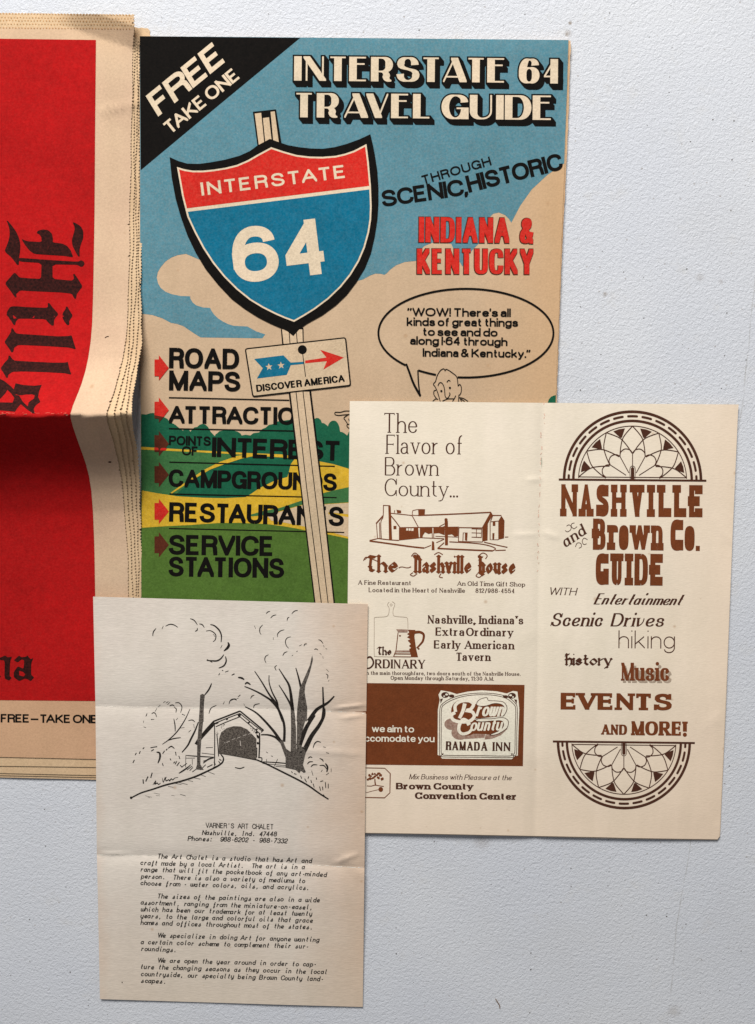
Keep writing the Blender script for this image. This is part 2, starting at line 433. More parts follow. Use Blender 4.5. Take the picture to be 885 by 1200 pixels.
class Font:
    def __init__(self, wv, wh, wt=None, W=1.0, xh=0.66, sp=0.12, k=0.58, serif=0.0, st=0.06, beak=0.0, ball=0.0, slant=0.0,
                 steps=6, over=None, mono=0.0, nib=None, dot=1.05, space=0.32, rdot=False, nofit=False):
        self.args = {k_: v_ for k_, v_ in locals().items() if k_ != 'self'}
        self.__dict__.update(self.args)
        self.wt = wv if wt is None else wt
        self.over = over or {}
        self.cache = {}

    def fitted(self, s, ratio, track):
        """the same pen on letters drawn wider or narrower, so that s comes out ratio capitals wide with stems of the same weight"""
        def width(f):
            xs = [v[0] for it in f.layout(s, 0.0, track) for v in it[0]]
            return max(xs) - min(xs)
        w0 = width(self)
        f1 = Font(**dict(self.args, W=self.W * 1.25))
        slope = (width(f1) - w0) / 0.25
        q = 1 + (ratio - w0) / slope if slope > 1e-6 else 1.0
        q = round(min(1.9, max(0.45, q)), 3)
        return Font(**dict(self.args, W=self.W * q))

    def paths(self, ch):
        src = self.over.get(ch) or G.get(ch)
        res = []
        for s in src.split(';'):
            s = s.strip()
            if s[0] == '@':
                x, y = map(float, s[1:].split(','))
                res.append(('dot', (x, y)))
                continue
            thin = False
            if s[0] == '-' and s[1] in '0123456789.-':
                thin, s = True, s[1:]
            toks = s.split()
            runs = []
            cur = tuple(map(float, toks[0].split(',')))
            i = 1
            smooth = None
            while i < len(toks):
                t = toks[i]
                if t[0] in 'hvc':
                    if t[0] == 'c':
                        a = tuple(map(float, t[1:].split(',')))
                        b = tuple(map(float, toks[i + 1].split(',')))
                        e = tuple(map(float, toks[i + 2].split(',')))
                        i += 3
                    else:
                        e = tuple(map(float, t[1:].split(',')))
                        dx, dy = e[0] - cur[0], e[1] - cur[1]
                        if t[0] == 'h':
                            a, b = (cur[0] + dx * self.k, cur[1]), (e[0], e[1] - dy * self.k)
                        else:
                            a, b = (cur[0], cur[1] + dy * self.k), (e[0] - dx * self.k, e[1])
                        i += 1
                    pts = []
                    for j in range(self.steps + 1):
                        u = j / self.steps
                        pts.append(tuple((1 - u) ** 3 * cur[q] + 3 * (1 - u) ** 2 * u * a[q] + 3 * (1 - u) * u * u * b[q] + u ** 3 * e[q] for q in (0, 1)))
                    if smooth:
                        smooth[1].extend(pts[1:])
                    else:
                        smooth = ('curve', pts, thin)
                        runs.append(smooth)
                    cur = e
                else:
                    e = tuple(map(float, t.split(',')))
                    runs.append(('line', [cur, e], thin))
                    smooth = None
                    cur = e
                    i += 1
            res += runs
        return res

    def glyph(self, ch, g=0.0):
        key = (ch, g)
        if key in self.cache:
            return self.cache[key]
        low = ch.islower()
        wv, wh, xh = self.wv, self.wh, self.xh

        def mp(p):
            x, y = p
            if low:
                if y <= 0:
                    yy = wh / 2 + y
                elif y <= 0.66:
                    yy = wh / 2 + y / 0.66 * (xh - wh)
                else:
                    yy = (xh - wh / 2) + (y - 0.66) / 0.34 * (1 - xh)
            else:
                yy = wh / 2 + y * (1 - wh)
            return (x * self.W + wv / 2, yy)
        runs = self.paths(ch)
        ends = []
        for r in runs:
            if r[0] != 'dot':
                ends += [r[1][0], r[1][-1]]
        polys = []
        mx = 0.0
        for r in runs:
            if r[0] == 'dot':
                c = mp(r[1])
                d = max(wv, wh) * self.dot / 2 + g
                if self.nib:
                    polys.append([(c[0] - d * .8, c[1]), (c[0], c[1] - d * .9), (c[0] + d * .8, c[1]), (c[0], c[1] + d * .9)])
                elif self.rdot:
                    polys.append(ell(c[0], c[1], d, d, 12))
                else:
                    polys.append([(c[0] - d, c[1] - d * .95), (c[0] + d, c[1] - d * .95), (c[0] + d, c[1] + d * .95), (c[0] - d, c[1] + d * .95)])
                mx = max(mx, r[1][0])
                continue
            typ, raw, thin = r
            mx = max(mx, max(p[0] for p in raw))
            pts = [mp(p) for p in raw]
            w = self.wt if thin else wv
            if self.nib:
                ang, ln, tk = self.nib
                c, s = math.cos(ang), math.sin(ang)
                nb = [(ln / 2 * c - tk / 2 * s, ln / 2 * s + tk / 2 * c), (-ln / 2 * c - tk / 2 * s, -ln / 2 * s + tk / 2 * c),
                      (-ln / 2 * c + tk / 2 * s, -ln / 2 * s - tk / 2 * c), (ln / 2 * c + tk / 2 * s, ln / 2 * s - tk / 2 * c)]
                for a, b in zip(pts, pts[1:]):
                    polys.append(hull([(a[0] + q[0], a[1] + q[1]) for q in nb] + [(b[0] + q[0], b[1] + q[1]) for q in nb]))
                a, b = pts[0], pts[-1]
                if typ == 'line' and abs(b[1] - a[1]) > 1.5 * abs(b[0] - a[0]):      # diamond feet and heads
                    for m in (a, b):
                        d = ln * .78
                        polys.append([(m[0] - d, m[1]), (m[0], m[1] - d * .75), (m[0] + d, m[1]), (m[0], m[1] + d * .75)])
                continue
            if typ == 'line':
                a, b = pts
                dx, dy = b[0] - a[0], b[1] - a[1]
                l = math.hypot(dx, dy)
                if l < 1e-6:
                    continue
                sn, cs = abs(dy) / l, abs(dx) / l
                t = math.sqrt((w * sn) ** 2 + (wh * cs) ** 2)
                aa = max((t - wh * cs) / sn, 0.0) if sn > 0.2 else 0.0
                hx, hy = aa / 2 + g, wh / 2 + g
                q = [(hx, hy), (-hx, hy), (-hx, -hy), (hx, -hy)]
                polys.append(hull([(a[0] + u, a[1] + v) for u, v in q] + [(b[0] + u, b[1] + v) for u, v in q]))
            else:
                closed = abs(pts[0][0] - pts[-1][0]) + abs(pts[0][1] - pts[-1][1]) < 1e-6
                n = len(pts)
                L = []
                for i in range(n):
                    if closed:
                        p, q = pts[(i - 1) % (n - 1)], pts[(i + 1) % (n - 1)]
                    else:
                        p, q = pts[max(i - 1, 0)], pts[min(i + 1, n - 1)]
                    dx, dy = q[0] - p[0], q[1] - p[1]
                    l = math.hypot(dx, dy) or 1
                    nx, ny = -dy / l, dx / l
                    h = 0.5 * math.sqrt((w * nx) ** 2 + (wh * ny) ** 2) + g
                    L.append(((pts[i][0] + nx * h, pts[i][1] + ny * h), (pts[i][0] - nx * h, pts[i][1] - ny * h)))
                for i in range(n - 1):
                    polys.append(hull([L[i][0], L[i][1], L[i + 1][1], L[i + 1][0]]))
            # serifs, beaks, balls on free ends
            if self.serif or self.ball or self.beak:
                for idx in (0, -1):
                    e = raw[idx]
                    if sum(1 for q in ends if abs(q[0] - e[0]) + abs(q[1] - e[1]) < 1e-6) > 1:
                        continue
                    m = pts[idx]
                    o = pts[1] if idx == 0 else pts[-2]
                    dx, dy = m[0] - o[0], m[1] - o[1]
                    hz = abs(dx) > 2.5 * abs(dy)
                    top, bot = m[1] + wh / 2, m[1] - wh / 2
                    if typ == 'line' and not hz and self.serif:
                        lvl = None
                        if abs(e[1]) < 1e-6 or e[1] < -0.25:
                            lvl = (bot - g, bot + self.st + g)
                        elif abs(e[1] - 1) < 1e-6 or (low and abs(e[1] - 0.66) < 1e-6):
                            lvl = (top - self.st - g, top + g)
                        if lvl:
                            lft, rgt = self.serif, self.serif
                            if low and lvl[1] > 0.3 and ch not in 'vwxyz':
                                rgt = 0.0
                            if low and ch in 'ud' and lvl[1] < 0.3:
                                lft = 0.0
                            hw = w / 2
                            polys.append([(m[0] - hw - lft - g, lvl[0]), (m[0] + hw + rgt + g, lvl[0]), (m[0] + hw + rgt + g, lvl[1]), (m[0] - hw - lft - g, lvl[1])])
                    elif typ == 'line' and hz and self.beak and not low:
                        b = self.beak
                        s2 = self.st * 0.5 + g
                        if e[1] > 0.9:
                            ys = (top - b, top + g)
                        elif e[1] < 0.1:
                            ys = (bot - g, bot + b)
                        else:
                            ys = (m[1] - b * .55, m[1] + b * .55)
                        if ch not in 'HAG-—4~':
                            polys.append([(m[0] - s2, ys[0] - g), (m[0] + s2, ys[0] - g), (m[0] + s2, ys[1] + g), (m[0] - s2, ys[1] + g)])
                            if ch == 'T':
                                pass
                    elif typ == 'curve' and not low and self.beak and ch in 'CGS':
                        s2 = self.st * 0.6 + g
                        ys = (m[1] - .02, 0.985) if e[1] > 0.5 else (0.015, m[1] + .02)
                        x0 = m[0] + (wv / 2 - s2) * (1 if e[0] > 0.3 else -1)
                        polys.append([(x0 - s2, ys[0] - g), (x0 + s2, ys[0] - g), (x0 + s2, ys[1] + g), (x0 - s2, ys[1] + g)])
                    elif typ == 'curve' and self.ball and ch in 'acfrsgyj23569':
                        bx = -wv * .2 if e[0] > .2 else wv * .2
                        polys.append(ell(m[0] + bx, m[1], self.ball + g, self.ball + g, 12))
        vs, fs = region(polys)
        used = sorted({i for t in fs for i in t})
        re = {i: j for j, i in enumerate(used)}
        vs = [vs[i] for i in used]
        fs = [tuple(re[i] for i in t) for t in fs]
        adv = mx * self.W + wv + self.sp + 2 * self.serif * 0.5
        xo = self.serif * 0.5
        if self.mono:
            wid = mx * self.W + wv
            xo = (self.mono - wid) / 2
            adv = self.mono
        r = ([(x + xo, y) for x, y in vs], fs, adv)
        self.cache[key] = r
        return r

    def layout(self, s, g=0.0, track=0.0):
        x = 0.0
        prev = ' '
        items = []
        for ch in s:
            if ch == ' ':
                x += self.mono or (self.space + track)
                prev = ' '
                continue
            vs, fs, adv = self.glyph(ch, g)
            if prev + ch in KERN and not self.mono:
                x -= KERN[prev + ch] * self.W
            items.append(([(u + x + self.slant * v, v) for u, v in vs], fs))
            x += adv + track
            prev = ch
        return items


def hull(pts):
    pts = sorted(set((round(p[0], 7), round(p[1], 7)) for p in pts))
    if len(pts) < 3:
        return pts

    def half(ps):
        o = []
        for p in ps:
            while len(o) >= 2 and (o[-1][0] - o[-2][0]) * (p[1] - o[-2][1]) - (o[-1][1] - o[-2][1]) * (p[0] - o[-2][0]) <= 1e-12:
                o.pop()
            o.append(p)
        return o
    a, b = half(pts), half(pts[::-1])
    return a[:-1] + b[:-1]


JR = random.Random(12)


def text(font, s, p0, p1, cap, g=0.0, track=0.0, shift=(0, 0), geo=None, slant=0.0, jit=0.0):
    """set s on the baseline p0-p1 (left and right ink edge, photo pixels), capitals cap pixels tall"""
    L = math.hypot(p1[0] - p0[0], p1[1] - p0[1])
    if not font.mono and not font.nofit:
        font = font.fitted(s, L / cap, track)
    base = font.layout(s, 0.0, track)
    items = font.layout(s, g, track) if g else base
    xs = [v[0] for it in base for v in it[0]]
    x0, x1 = min(xs), max(xs)
    dx, dy = p1[0] - p0[0], p1[1] - p0[1]
    L = math.hypot(dx, dy)
    ux, uy = dx / L, dy / L
    nx, ny = uy, -ux
    k = L / (x1 - x0)
    geo = geo or Geo()
    for i, (vs, fs) in enumerate(items):
        out = []
        jx, jy = (JR.uniform(-jit, jit), JR.uniform(-jit, jit)) if jit else (0, 0)
        for x, y in vs:
            a, b = (x - x0) * k + slant * y * cap, y * cap
            out.append((p0[0] + a * ux + b * nx + shift[0] + jx, p0[1] + a * uy + b * ny + shift[1] + jy))
        geo.add(out, fs, (i % 2) * 4e-6)
    return geo


# ------------------------------------------------------------------ sheets of paper
class Thing:
    def __init__(self, name, label, cat, px, py, z=0.0):
        o = bpy.data.objects.new(name, None)
        o.empty_display_size = 0.02
        sc.collection.objects.link(o)
        o.location = P(px, py, z)
        o['label'], o['category'] = label, cat
        self.o, self.org = o, P(px, py, z)


def grid(a, b, step):
    n = max(1, int(round((b - a) / step)))
    return [a + (b - a) * i / n for i in range(n + 1)]


class Sheet:
    """a sheet whose height above the table is zf(px, py); print on it follows the same height"""

    def __init__(self, thing, zf, soft_x=(), soft_y=(), hard_y=()):
        self.thing, self.zf = thing, zf
        self.sx, self.sy, self.hy = list(soft_x), list(soft_y), list(hard_y)

    def build(self, name, geo, mat, layer=0.0, parent=None, cut=None, thick=0.0, smooth=True, extra_x=(), extra_y=(), label=None):
        bm = bmesh.new()
        vs = [bm.verts.new(v) for v in geo.v]
        for f in geo.f:
            try:
                bm.faces.new([vs[i] for i in f])
            except ValueError:
                pass
        loose = [v for v in bm.verts if not v.link_faces]
        if loose:
            bmesh.ops.delete(bm, geom=loose, context='VERTS')
        xs = [v.co.x for v in bm.verts]
        ys = [v.co.y for v in bm.verts]
        if cut is None:
            cut = max(xs) - min(xs) + max(ys) - min(ys) > 24 and len(geo.f) < 6000
        lx = (self.sx + list(extra_x)) if cut else []
        ly = self.hy + ((self.sy + list(extra_y)) if cut else [])
        for axis, vals, lo, hi in ((0, lx, min(xs), max(xs)), (1, ly, min(ys), max(ys))):
            for v in vals:
                if lo + 1e-3 < v < hi - 1e-3:
                    co = (v, 0, 0) if axis == 0 else (0, v, 0)
                    no = (1, 0, 0) if axis == 0 else (0, 1, 0)
                    bmesh.ops.bisect_plane(bm, geom=bm.verts[:] + bm.edges[:] + bm.faces[:], plane_co=co, plane_no=no, dist=1e-4)
        # photo y runs down: turn the faces so they look up
        for f in bm.faces:
            f.normal_update()
            if f.normal.z > 0:
                f.normal_flip()
        for v in bm.verts:
            x, y, dz = v.co
            v.co = P(x, y, self.zf(x, y) + layer + dz) - self.thing.org
        for f in bm.faces:
            f.smooth = smooth
        if thick:
            be = [e for e in bm.edges if len(e.link_faces) == 1]
            r = bmesh.ops.extrude_edge_only(bm, edges=be)
            for g in r['geom']:
                if isinstance(g, bmesh.types.BMVert):
                    g.co.z -= thick
            for g in r['geom']:
                if isinstance(g, bmesh.types.BMFace):
                    g.smooth = False
            for e in be:
                e.smooth = False
        bm.normal_update()
        me = bpy.data.meshes.new(name)
        bm.to_mesh(me)
        bm.free()
        me.materials.append(mat)
        o = bpy.data.objects.new(name, me)
        sc.collection.objects.link(o)
        o.parent = parent or self.thing.o
        if label:
            o['label'] = label
        return o


# ================================================================== materials of this place
M = {}
k = NT('white_moulded_plastic')
cells = k.noise(620, 3.0, 0.6, dist=0.8)
fine = k.noise(1500, 2.0, 0.5)
hgt = k.math('ADD', cells, k.math('MULTIPLY', fine, 0.25))
k.bump(hgt, 0.68, 0.0007)
col = k.mix(k.ramp(k.noise(9, 3), 0.3, 0.7), lin((195, 199, 207)), lin((203, 206, 211)))
col = k.mix(k.ramp(k.noise(11, 5, 0.65), 0.5, 0.8, 0, 0.16), col, lin((168, 166, 160)))          # handling stains
col = k.mix(k.ramp(k.noise(60, 5, 0.7), 0.58, 0.82, 0, 0.3), col, lin((190, 184, 170)))          # faint grime
vor = k.n('ShaderNodeTexVoronoi', voronoi_dimensions='2D')
vor.inputs['Scale'].default_value = 95
k.link(k.co, vor.inputs['Vector'])
sep = k.n('ShaderNodeSeparateColor')
k.link(vor.outputs['Color'], sep.inputs[0])
rad = k.ramp(sep.outputs[0], 0.52, 1.0, 0.0, 0.048)                                                  # some cells carry a speck
speck = k.ramp(k.math('SUBTRACT', rad, vor.outputs['Distance']), 0.0, 0.012, 0.0, 1.0)
col = k.mix(k.math('MULTIPLY', speck, k.ramp(sep.outputs[1], 0, 1, .35, 0.95)), col, lin((62, 52, 44)))
vor2 = k.n('ShaderNodeTexVoronoi', voronoi_dimensions='2D')
vor2.inputs['Scale'].default_value = 150
k.link(k.co, vor2.inputs['Vector'])
sep2 = k.n('ShaderNodeSeparateColor')
k.link(vor2.outputs['Color'], sep2.inputs[0])
rad2 = k.ramp(sep2.outputs[0], 0.6, 1.0, 0.0, 0.09)
speck2 = k.ramp(k.math('SUBTRACT', rad2, vor2.outputs['Distance']), 0.0, 0.03, 0.0, 1.0)
col = k.mix(k.math('MULTIPLY', speck2, k.ramp(sep2.outputs[1], 0, 1, .1, 0.5)), col, lin((120, 104, 86)))
# a few brown drips where the photo shows them
for px_, py_, rr_, am_ in ((668, 27, .0011, .75), (666, 39, .0022, .4), (664, 41, .0010, .5), (820, 325, .0030, .2), (845, 330, .0016, .25), (709, 345, .0016, .5), (565, 985, .0060, .25), (790, 1185, .0050, .18)):
    q_ = P(px_, py_)
    dn = k.n('ShaderNodeVectorMath', operation='DISTANCE')
    k.link(k.co, dn.inputs[0])
    dn.inputs[1].default_value = (q_.x, q_.y, 0)
    d_ = k.math('ADD', dn.outputs['Value'], k.ramp(k.noise(900, 3, .7), 0, 1, -rr_ * .9, rr_ * .9))
    col = k.mix(k.ramp(d_, rr_ * .25, rr_, am_, 0.0), col, lin((112, 92, 66)))
# one long fine scratch running down the table
X, Y, _ = k.xyz()
ln = k.math('ABSOLUTE', k.math('SUBTRACT', X, k.math('ADD', k.math('ADD', 0.1835, k.math('MULTIPLY', Y, 0.085)), k.ramp(k.noise(14, 2), 0, 1, -0.004, 0.004))))
scr = k.math('MULTIPLY', k.ramp(ln, 0.00012, 0.0004, 1.0, 0.0), k.ramp(k.noise(90, 3), 0.35, 0.6, 0.05, 0.42))
col = k.mix(scr, col, lin((140, 136, 126)))
M['table'] = k.done(col, 0.55, 0.25)
k.link(k.ramp(k.noise(26, 4, 0.6), 0.3, 0.75, 0.44, 0.68), k.bsdf.inputs['Roughness'])

NP1, NP2 = (208, 180, 150), (200, 168, 142)
M['newsprint'] = paper('aged_newsprint', NP1, NP2, 0.16, ages=(('y', -0.085, -0.135, (196, 152, 116), 0.7), ('y', 0.17, 0.225, (228, 188, 140), 0.5)))
M['newsprint_edge'] = paper('newsprint_edges', (220, 192, 156), (202, 170, 134), 0.22)
M['guide_paper'] = paper('guide_newsprint', (200, 173, 143), (192, 164, 134), 0.14, ages=(('x', 0.06, 0.12, (200, 158, 112), 0.65),))
M['guide_edge'] = paper('guide_page_edges', (206, 172, 134), (188, 152, 116), 0.2)
M['brochure'] = paper('cream_brochure_stock', (232, 220, 202), (228, 216, 196), 0.07,
                      ages=(('x', 0.04, 0.12, (228, 204, 180), 0.8), ('y', -0.02, -0.13, (222, 199, 176), 0.7)), fibre=(0.5, 1.4), bump=0.2)
M['flyer'] = paper('grey_laid_paper', (219, 210, 199), (214, 203, 192), 0.12,
                   ages=(('x', 0.035, 0.078, (206, 172, 142), 0.75), ('y', -0.04, -0.12, (206, 189, 168), 0.6), ('x', -0.066, -0.075, (214, 190, 172), 0.6)), fibre=(0.3, 1.4), bump=0.3)
M['red_upper'] = ink('red_newspaper_ink', (166, 13, 15), (206, 60, 54), 0.26, 0.10)
M['black_news'] = ink('black_newspaper_ink', (30, 12, 11), (150, 60, 50), 0.25, 0.25)
M['tooth_gap'] = ink('tooth_gap_brown', (178, 132, 86), (206, 172, 130), 0.4, 0.15)  # brown for the painted shade in the gaps between edge teeth
M['wear'] = ink('worn_red_ink', (186, 58, 50), (222, 180, 150), 0.5, 0.1)
GU = (198, 171, 141)
M['black'] = ink('black_cover_ink', (9, 7, 6), (70, 56, 46), 0.10, 0.3)
M['sky'] = ink('sky_blue_ink', (78, 128, 144), GU, 0.22, 0.07)
M['blue'] = ink('deep_blue_ink', (0, 98, 128), (120, 160, 170), 0.20, 0.10)
M['red'] = ink('bright_red_ink', (196, 30, 24), (225, 150, 120), 0.18, 0.08)
M['tan'] = ink('bare_cover_paper', (200, 174, 144), (222, 200, 172), 0.4, 0.05)
M['cream'] = ink('bare_cover_lettering', (212, 192, 166), (232, 214, 190), 0.4, 0.04)
M['overred'] = ink('red_over_green_ink', (78, 34, 22), (150, 90, 50), 0.2, 0.12)
M['yellow'] = ink('yellow_ink', (204, 162, 40), (230, 200, 110), 0.3, 0.10)
M['green_d'] = ink('dark_teal_green_ink', (20, 86, 62), (70, 130, 90), 0.25, 0.12)
M['green_m'] = ink('mid_green_ink', (56, 104, 60), (110, 150, 90), 0.28, 0.12)
M['green_l'] = ink('olive_green_ink', (74, 102, 40), (120, 150, 80), 0.28, 0.12)
BR = (232, 218, 196)
M['brown'] = ink('rust_brown_ink', (112, 57, 29), (150, 100, 66), 0.14, 0.10)
M['brown_d'] = ink('dark_brown_ink', (72, 40, 28), (150, 110, 86), 0.14, 0.10)
M['brown_g'] = ink('grey_brown_halftone', (146, 110, 96), BR, 0.5, 0.12)
M['grey_line'] = ink('thin_grey_brown_line', (160, 142, 124), BR, 0.3, 0.1)
M['bro_white'] = ink('bare_brochure_paper', (236, 226, 208), (240, 232, 216), 0.3, 0.03)
M['pen'] = ink('black_pen_ink', (22, 18, 17), (150, 138, 124), 0.16, 0.2)
M['pen_half'] = ink('broken_pen_black', (44, 38, 36), (176, 164, 150), 0.75, 0.2, scale=2600)
M['pen_tree'] = ink('dry_pen_black', (46, 40, 38), (168, 158, 146), 0.85, 0.2, scale=2500)
M['type'] = ink('typed_grey_black_ink', (30, 26, 25), (170, 160, 146), 0.22, 0.15)
M['crease'] = ink('pale_crease_line', (228, 222, 212), (214, 204, 190), 0.6, 0.05)  # pale colour for the bright line painted along the flyer creases
M['smudge'] = ink('pink_ink_smudge', (218, 178, 160), (228, 206, 184), 0.9, 0.05, scale=900)

# ================================================================== the setting: white plastic table top
bm = bmesh.new()
bmesh.ops.create_cube(bm, size=1.0)
for v in bm.verts:
    v.co = Vector((v.co.x * 1.83 + 0.1, v.co.y * 0.76 - 0.02, v.co.z * 0.045 - 0.0225))
bmesh.ops.bevel(bm, geom=bm.edges[:], offset=0.012, segments=4, affect='EDGES', profile=0.5)
me = bpy.data.meshes.new('tabletop')
bm.to_mesh(me)
bm.free()
me.materials.append(M['table'])
table = bpy.data.objects.new('tabletop', me)
sc.collection.objects.link(table)
table['kind'] = 'structure'
for p in me.polygons:
    p.use_smooth = abs(p.normal.z) < 0.99

# ================================================================== fonts
GRO = Font(.215, .185, W=1.0, sp=.02, k=.62, xh=.70, dot=.95, space=.22)                           # tight bold grotesque
GROB = Font(.222, .19, W=.98, sp=.035, k=.62, xh=.70, dot=.95, space=.2)
GROM = Font(.2, .172, W=1.0, sp=.05, k=.62, xh=.70, dot=.95, space=.24)
COND = Font(.20, .14, W=.42, sp=.06, k=.78, xh=.74, space=.25)                             # heavy condensed
DECO = Font(.31, .065, wt=.07, W=1.0, sp=.05, k=.58, over=G_DECO, space=.4, steps=10)      # fat and thin art deco
SLAB = Font(.16, .17, wt=.115, W=.56, sp=.03, k=.80, xh=.80, serif=.055, st=.24, beak=.28, over=G_SLABHEAVY, dot=1.0, space=.3)
SLABT = Font(**dict(SLAB.args, wv=.135, wt=.1, serif=.035))
THINS = Font(.078, .042, wt=.05, W=1.0, sp=.05, k=.56, xh=.60, serif=.055, st=.035, beak=.1, space=.28, over=G_SERIF, dot=1.5, rdot=True)
ROM = Font(.19, .095, wt=.1, W=.95, sp=.05, k=.56, xh=.66, serif=.075, st=.07, beak=.18, ball=.06, over=G_SERIF, rdot=True, space=.34)
ROMB = Font(.22, .10, wt=.105, W=.95, sp=.03, k=.56, xh=.68, serif=.085, st=.09, beak=.2, ball=.07, over=G_SERIF, rdot=True, space=.34)
COOP = Font(.34, .185, wt=.22, W=.95, sp=-.03, k=.60, xh=.72, serif=.115, st=.15, beak=.27, ball=.15, over=G_SERIF, rdot=True, space=.36)
CLAR = Font(.19, .09, wt=.09, W=.66, sp=.02, k=.66, xh=.72, serif=.05, st=.10, beak=.26, ball=.075, over=G_SERIF, rdot=True, space=.3)
CLARB = Font(.28, .14, wt=.18, W=.66, sp=.01, k=.66, xh=.72, serif=.06, st=.14, beak=.27, ball=.14, over=G_SERIF, rdot=True, space=.3)
ITAL = Font(.135, .075, W=.9, sp=.06, k=.56, xh=.64, slant=.24, serif=.04, st=.04, beak=.1, over=G_ITAL, rdot=True, dot=1.3, space=.3)
ITALB = Font(.18, .08, wt=.08, W=.95, sp=.05, k=.56, xh=.66, slant=.26, serif=.06, st=.05, beak=.14, ball=.07, over=G_ITAL, rdot=True, space=.36)
SCR = Font(.2, .065, wt=.065, W=.95, sp=.02, k=.56, xh=.58, slant=.48, over=G_SCRIPT, rdot=True, dot=1.1, space=.3, steps=8)
HAIR = Font(.058, .058, W=1.0, sp=.13, k=.56, xh=.68, steps=9, dot=1.2, rdot=True)
BLK = Font(.15, .12, W=.62, sp=.06, k=.25, xh=.62, nib=(R(40), .2, .035), steps=2, space=.22, over=G_BLACK)
BLKF = Font(.15, .11, W=.60, sp=.05, k=.25, xh=.62, nib=(R(42), .2, .05), steps=2, space=.2, over=G_BLACK)
TYPE = Font(.17, .15, W=.92, sp=.1, k=.56, xh=.66, slant=.17, over=G_SCRIPT, mono=.74, steps=4, rdot=True, dot=1.3)
FAT = Font(.15, .10, W=1.05, sp=.05, k=.60, xh=.70, slant=.25, over=G_SCRIPT, rdot=True, space=.2)

# ================================================================== newspaper
news = Thing('newspaper', 'folded red newspaper with black blackletter title and a raised fold across its middle', 'newspaper', 60, 480, 0)
RIDGE = [(200, 0), (250, .01), (300, .05), (340, .085), (370, .125), (400, .215), (420, .30), (435, .41), (450, .55), (463, .69), (475, .85), (482, .95), (486, 1.0),
         (490, .965), (500, .82), (510, .69), (522, .55), (533, .43), (545, .32), (558, .23), (575, .15), (600, .075), (640, .03), (700, 0)]
RH = 0.036


def zn(base, k=1.0):
    def f(x, y):
        yy = y - (x - 60) * -0.012
        near = math.exp(-((yy - 486) / 26) ** 2)
        yy += near * (0.8 * math.sin(x * .085 + 1) + 0.55 * math.sin(x * .23))
        z = base + RH * k * interp(RIDGE, yy)
        d = (y - (32 + (x - 80) * 0.335)) * -0.95                     # dog-eared corner beyond this line
        if d > 0 and x > 60:
            z += min(d, 26) * 0.00016 * sstep(60, 95, x)
        z += near * (0.00035 * math.sin(x * .21 + y * .06) + 0.00025 * math.sin(x * .37 - y * .1)) * (1 if yy > 486 else .45)
        z += 0.00022 * math.sin(x * .045 + y * .021) + 0.00015 * math.sin(y * .06 - x * .03)
        z += 0.0006 * math.exp(-((y - 128 - (x - 130) * -.25) / 4.5) ** 2) * sstep(108, 128, x)
        return z
    return f


TOPE = [(30, 157), (60, 156), (100, 155), (200, 153.8), (300, 152.5), (360, 150), (400, 147), (420, 144), (435, 140.5), (450, 136), (460, 133), (470, 129.5),
        (480, 126), (486, 124.5), (492, 125.5), (500, 128), (510, 131.5), (522, 135), (540, 139), (560, 142.5), (580, 145), (600, 147), (650, 150), (700, 151), (930, 151)]
BOTE = [(20, 161), (60, 166), (300, 166.5), (400, 166), (420, 164), (440, 160.5), (460, 158), (480, 155.5), (488, 155), (500, 156.5), (520, 159.5), (545, 163), (600, 166), (930, 166.5)]
rnd = random.Random(4)
NS = 5
ry = sorted(set([round(v, 2) for v in grid(200, 380, 12) + grid(380, 470, 5) + grid(470, 510, 2.5) + grid(510, 610, 5) + grid(610, 720, 14)]))
bottoms = [(887, 890.5), (897.5, 899.5), (906, 909.5), (908.5, 912), (911, 915)]
tops = [(31, 32.5), (26.5, 28), (22.5, 24), (19, 20.5), (14.5, 16.5)]
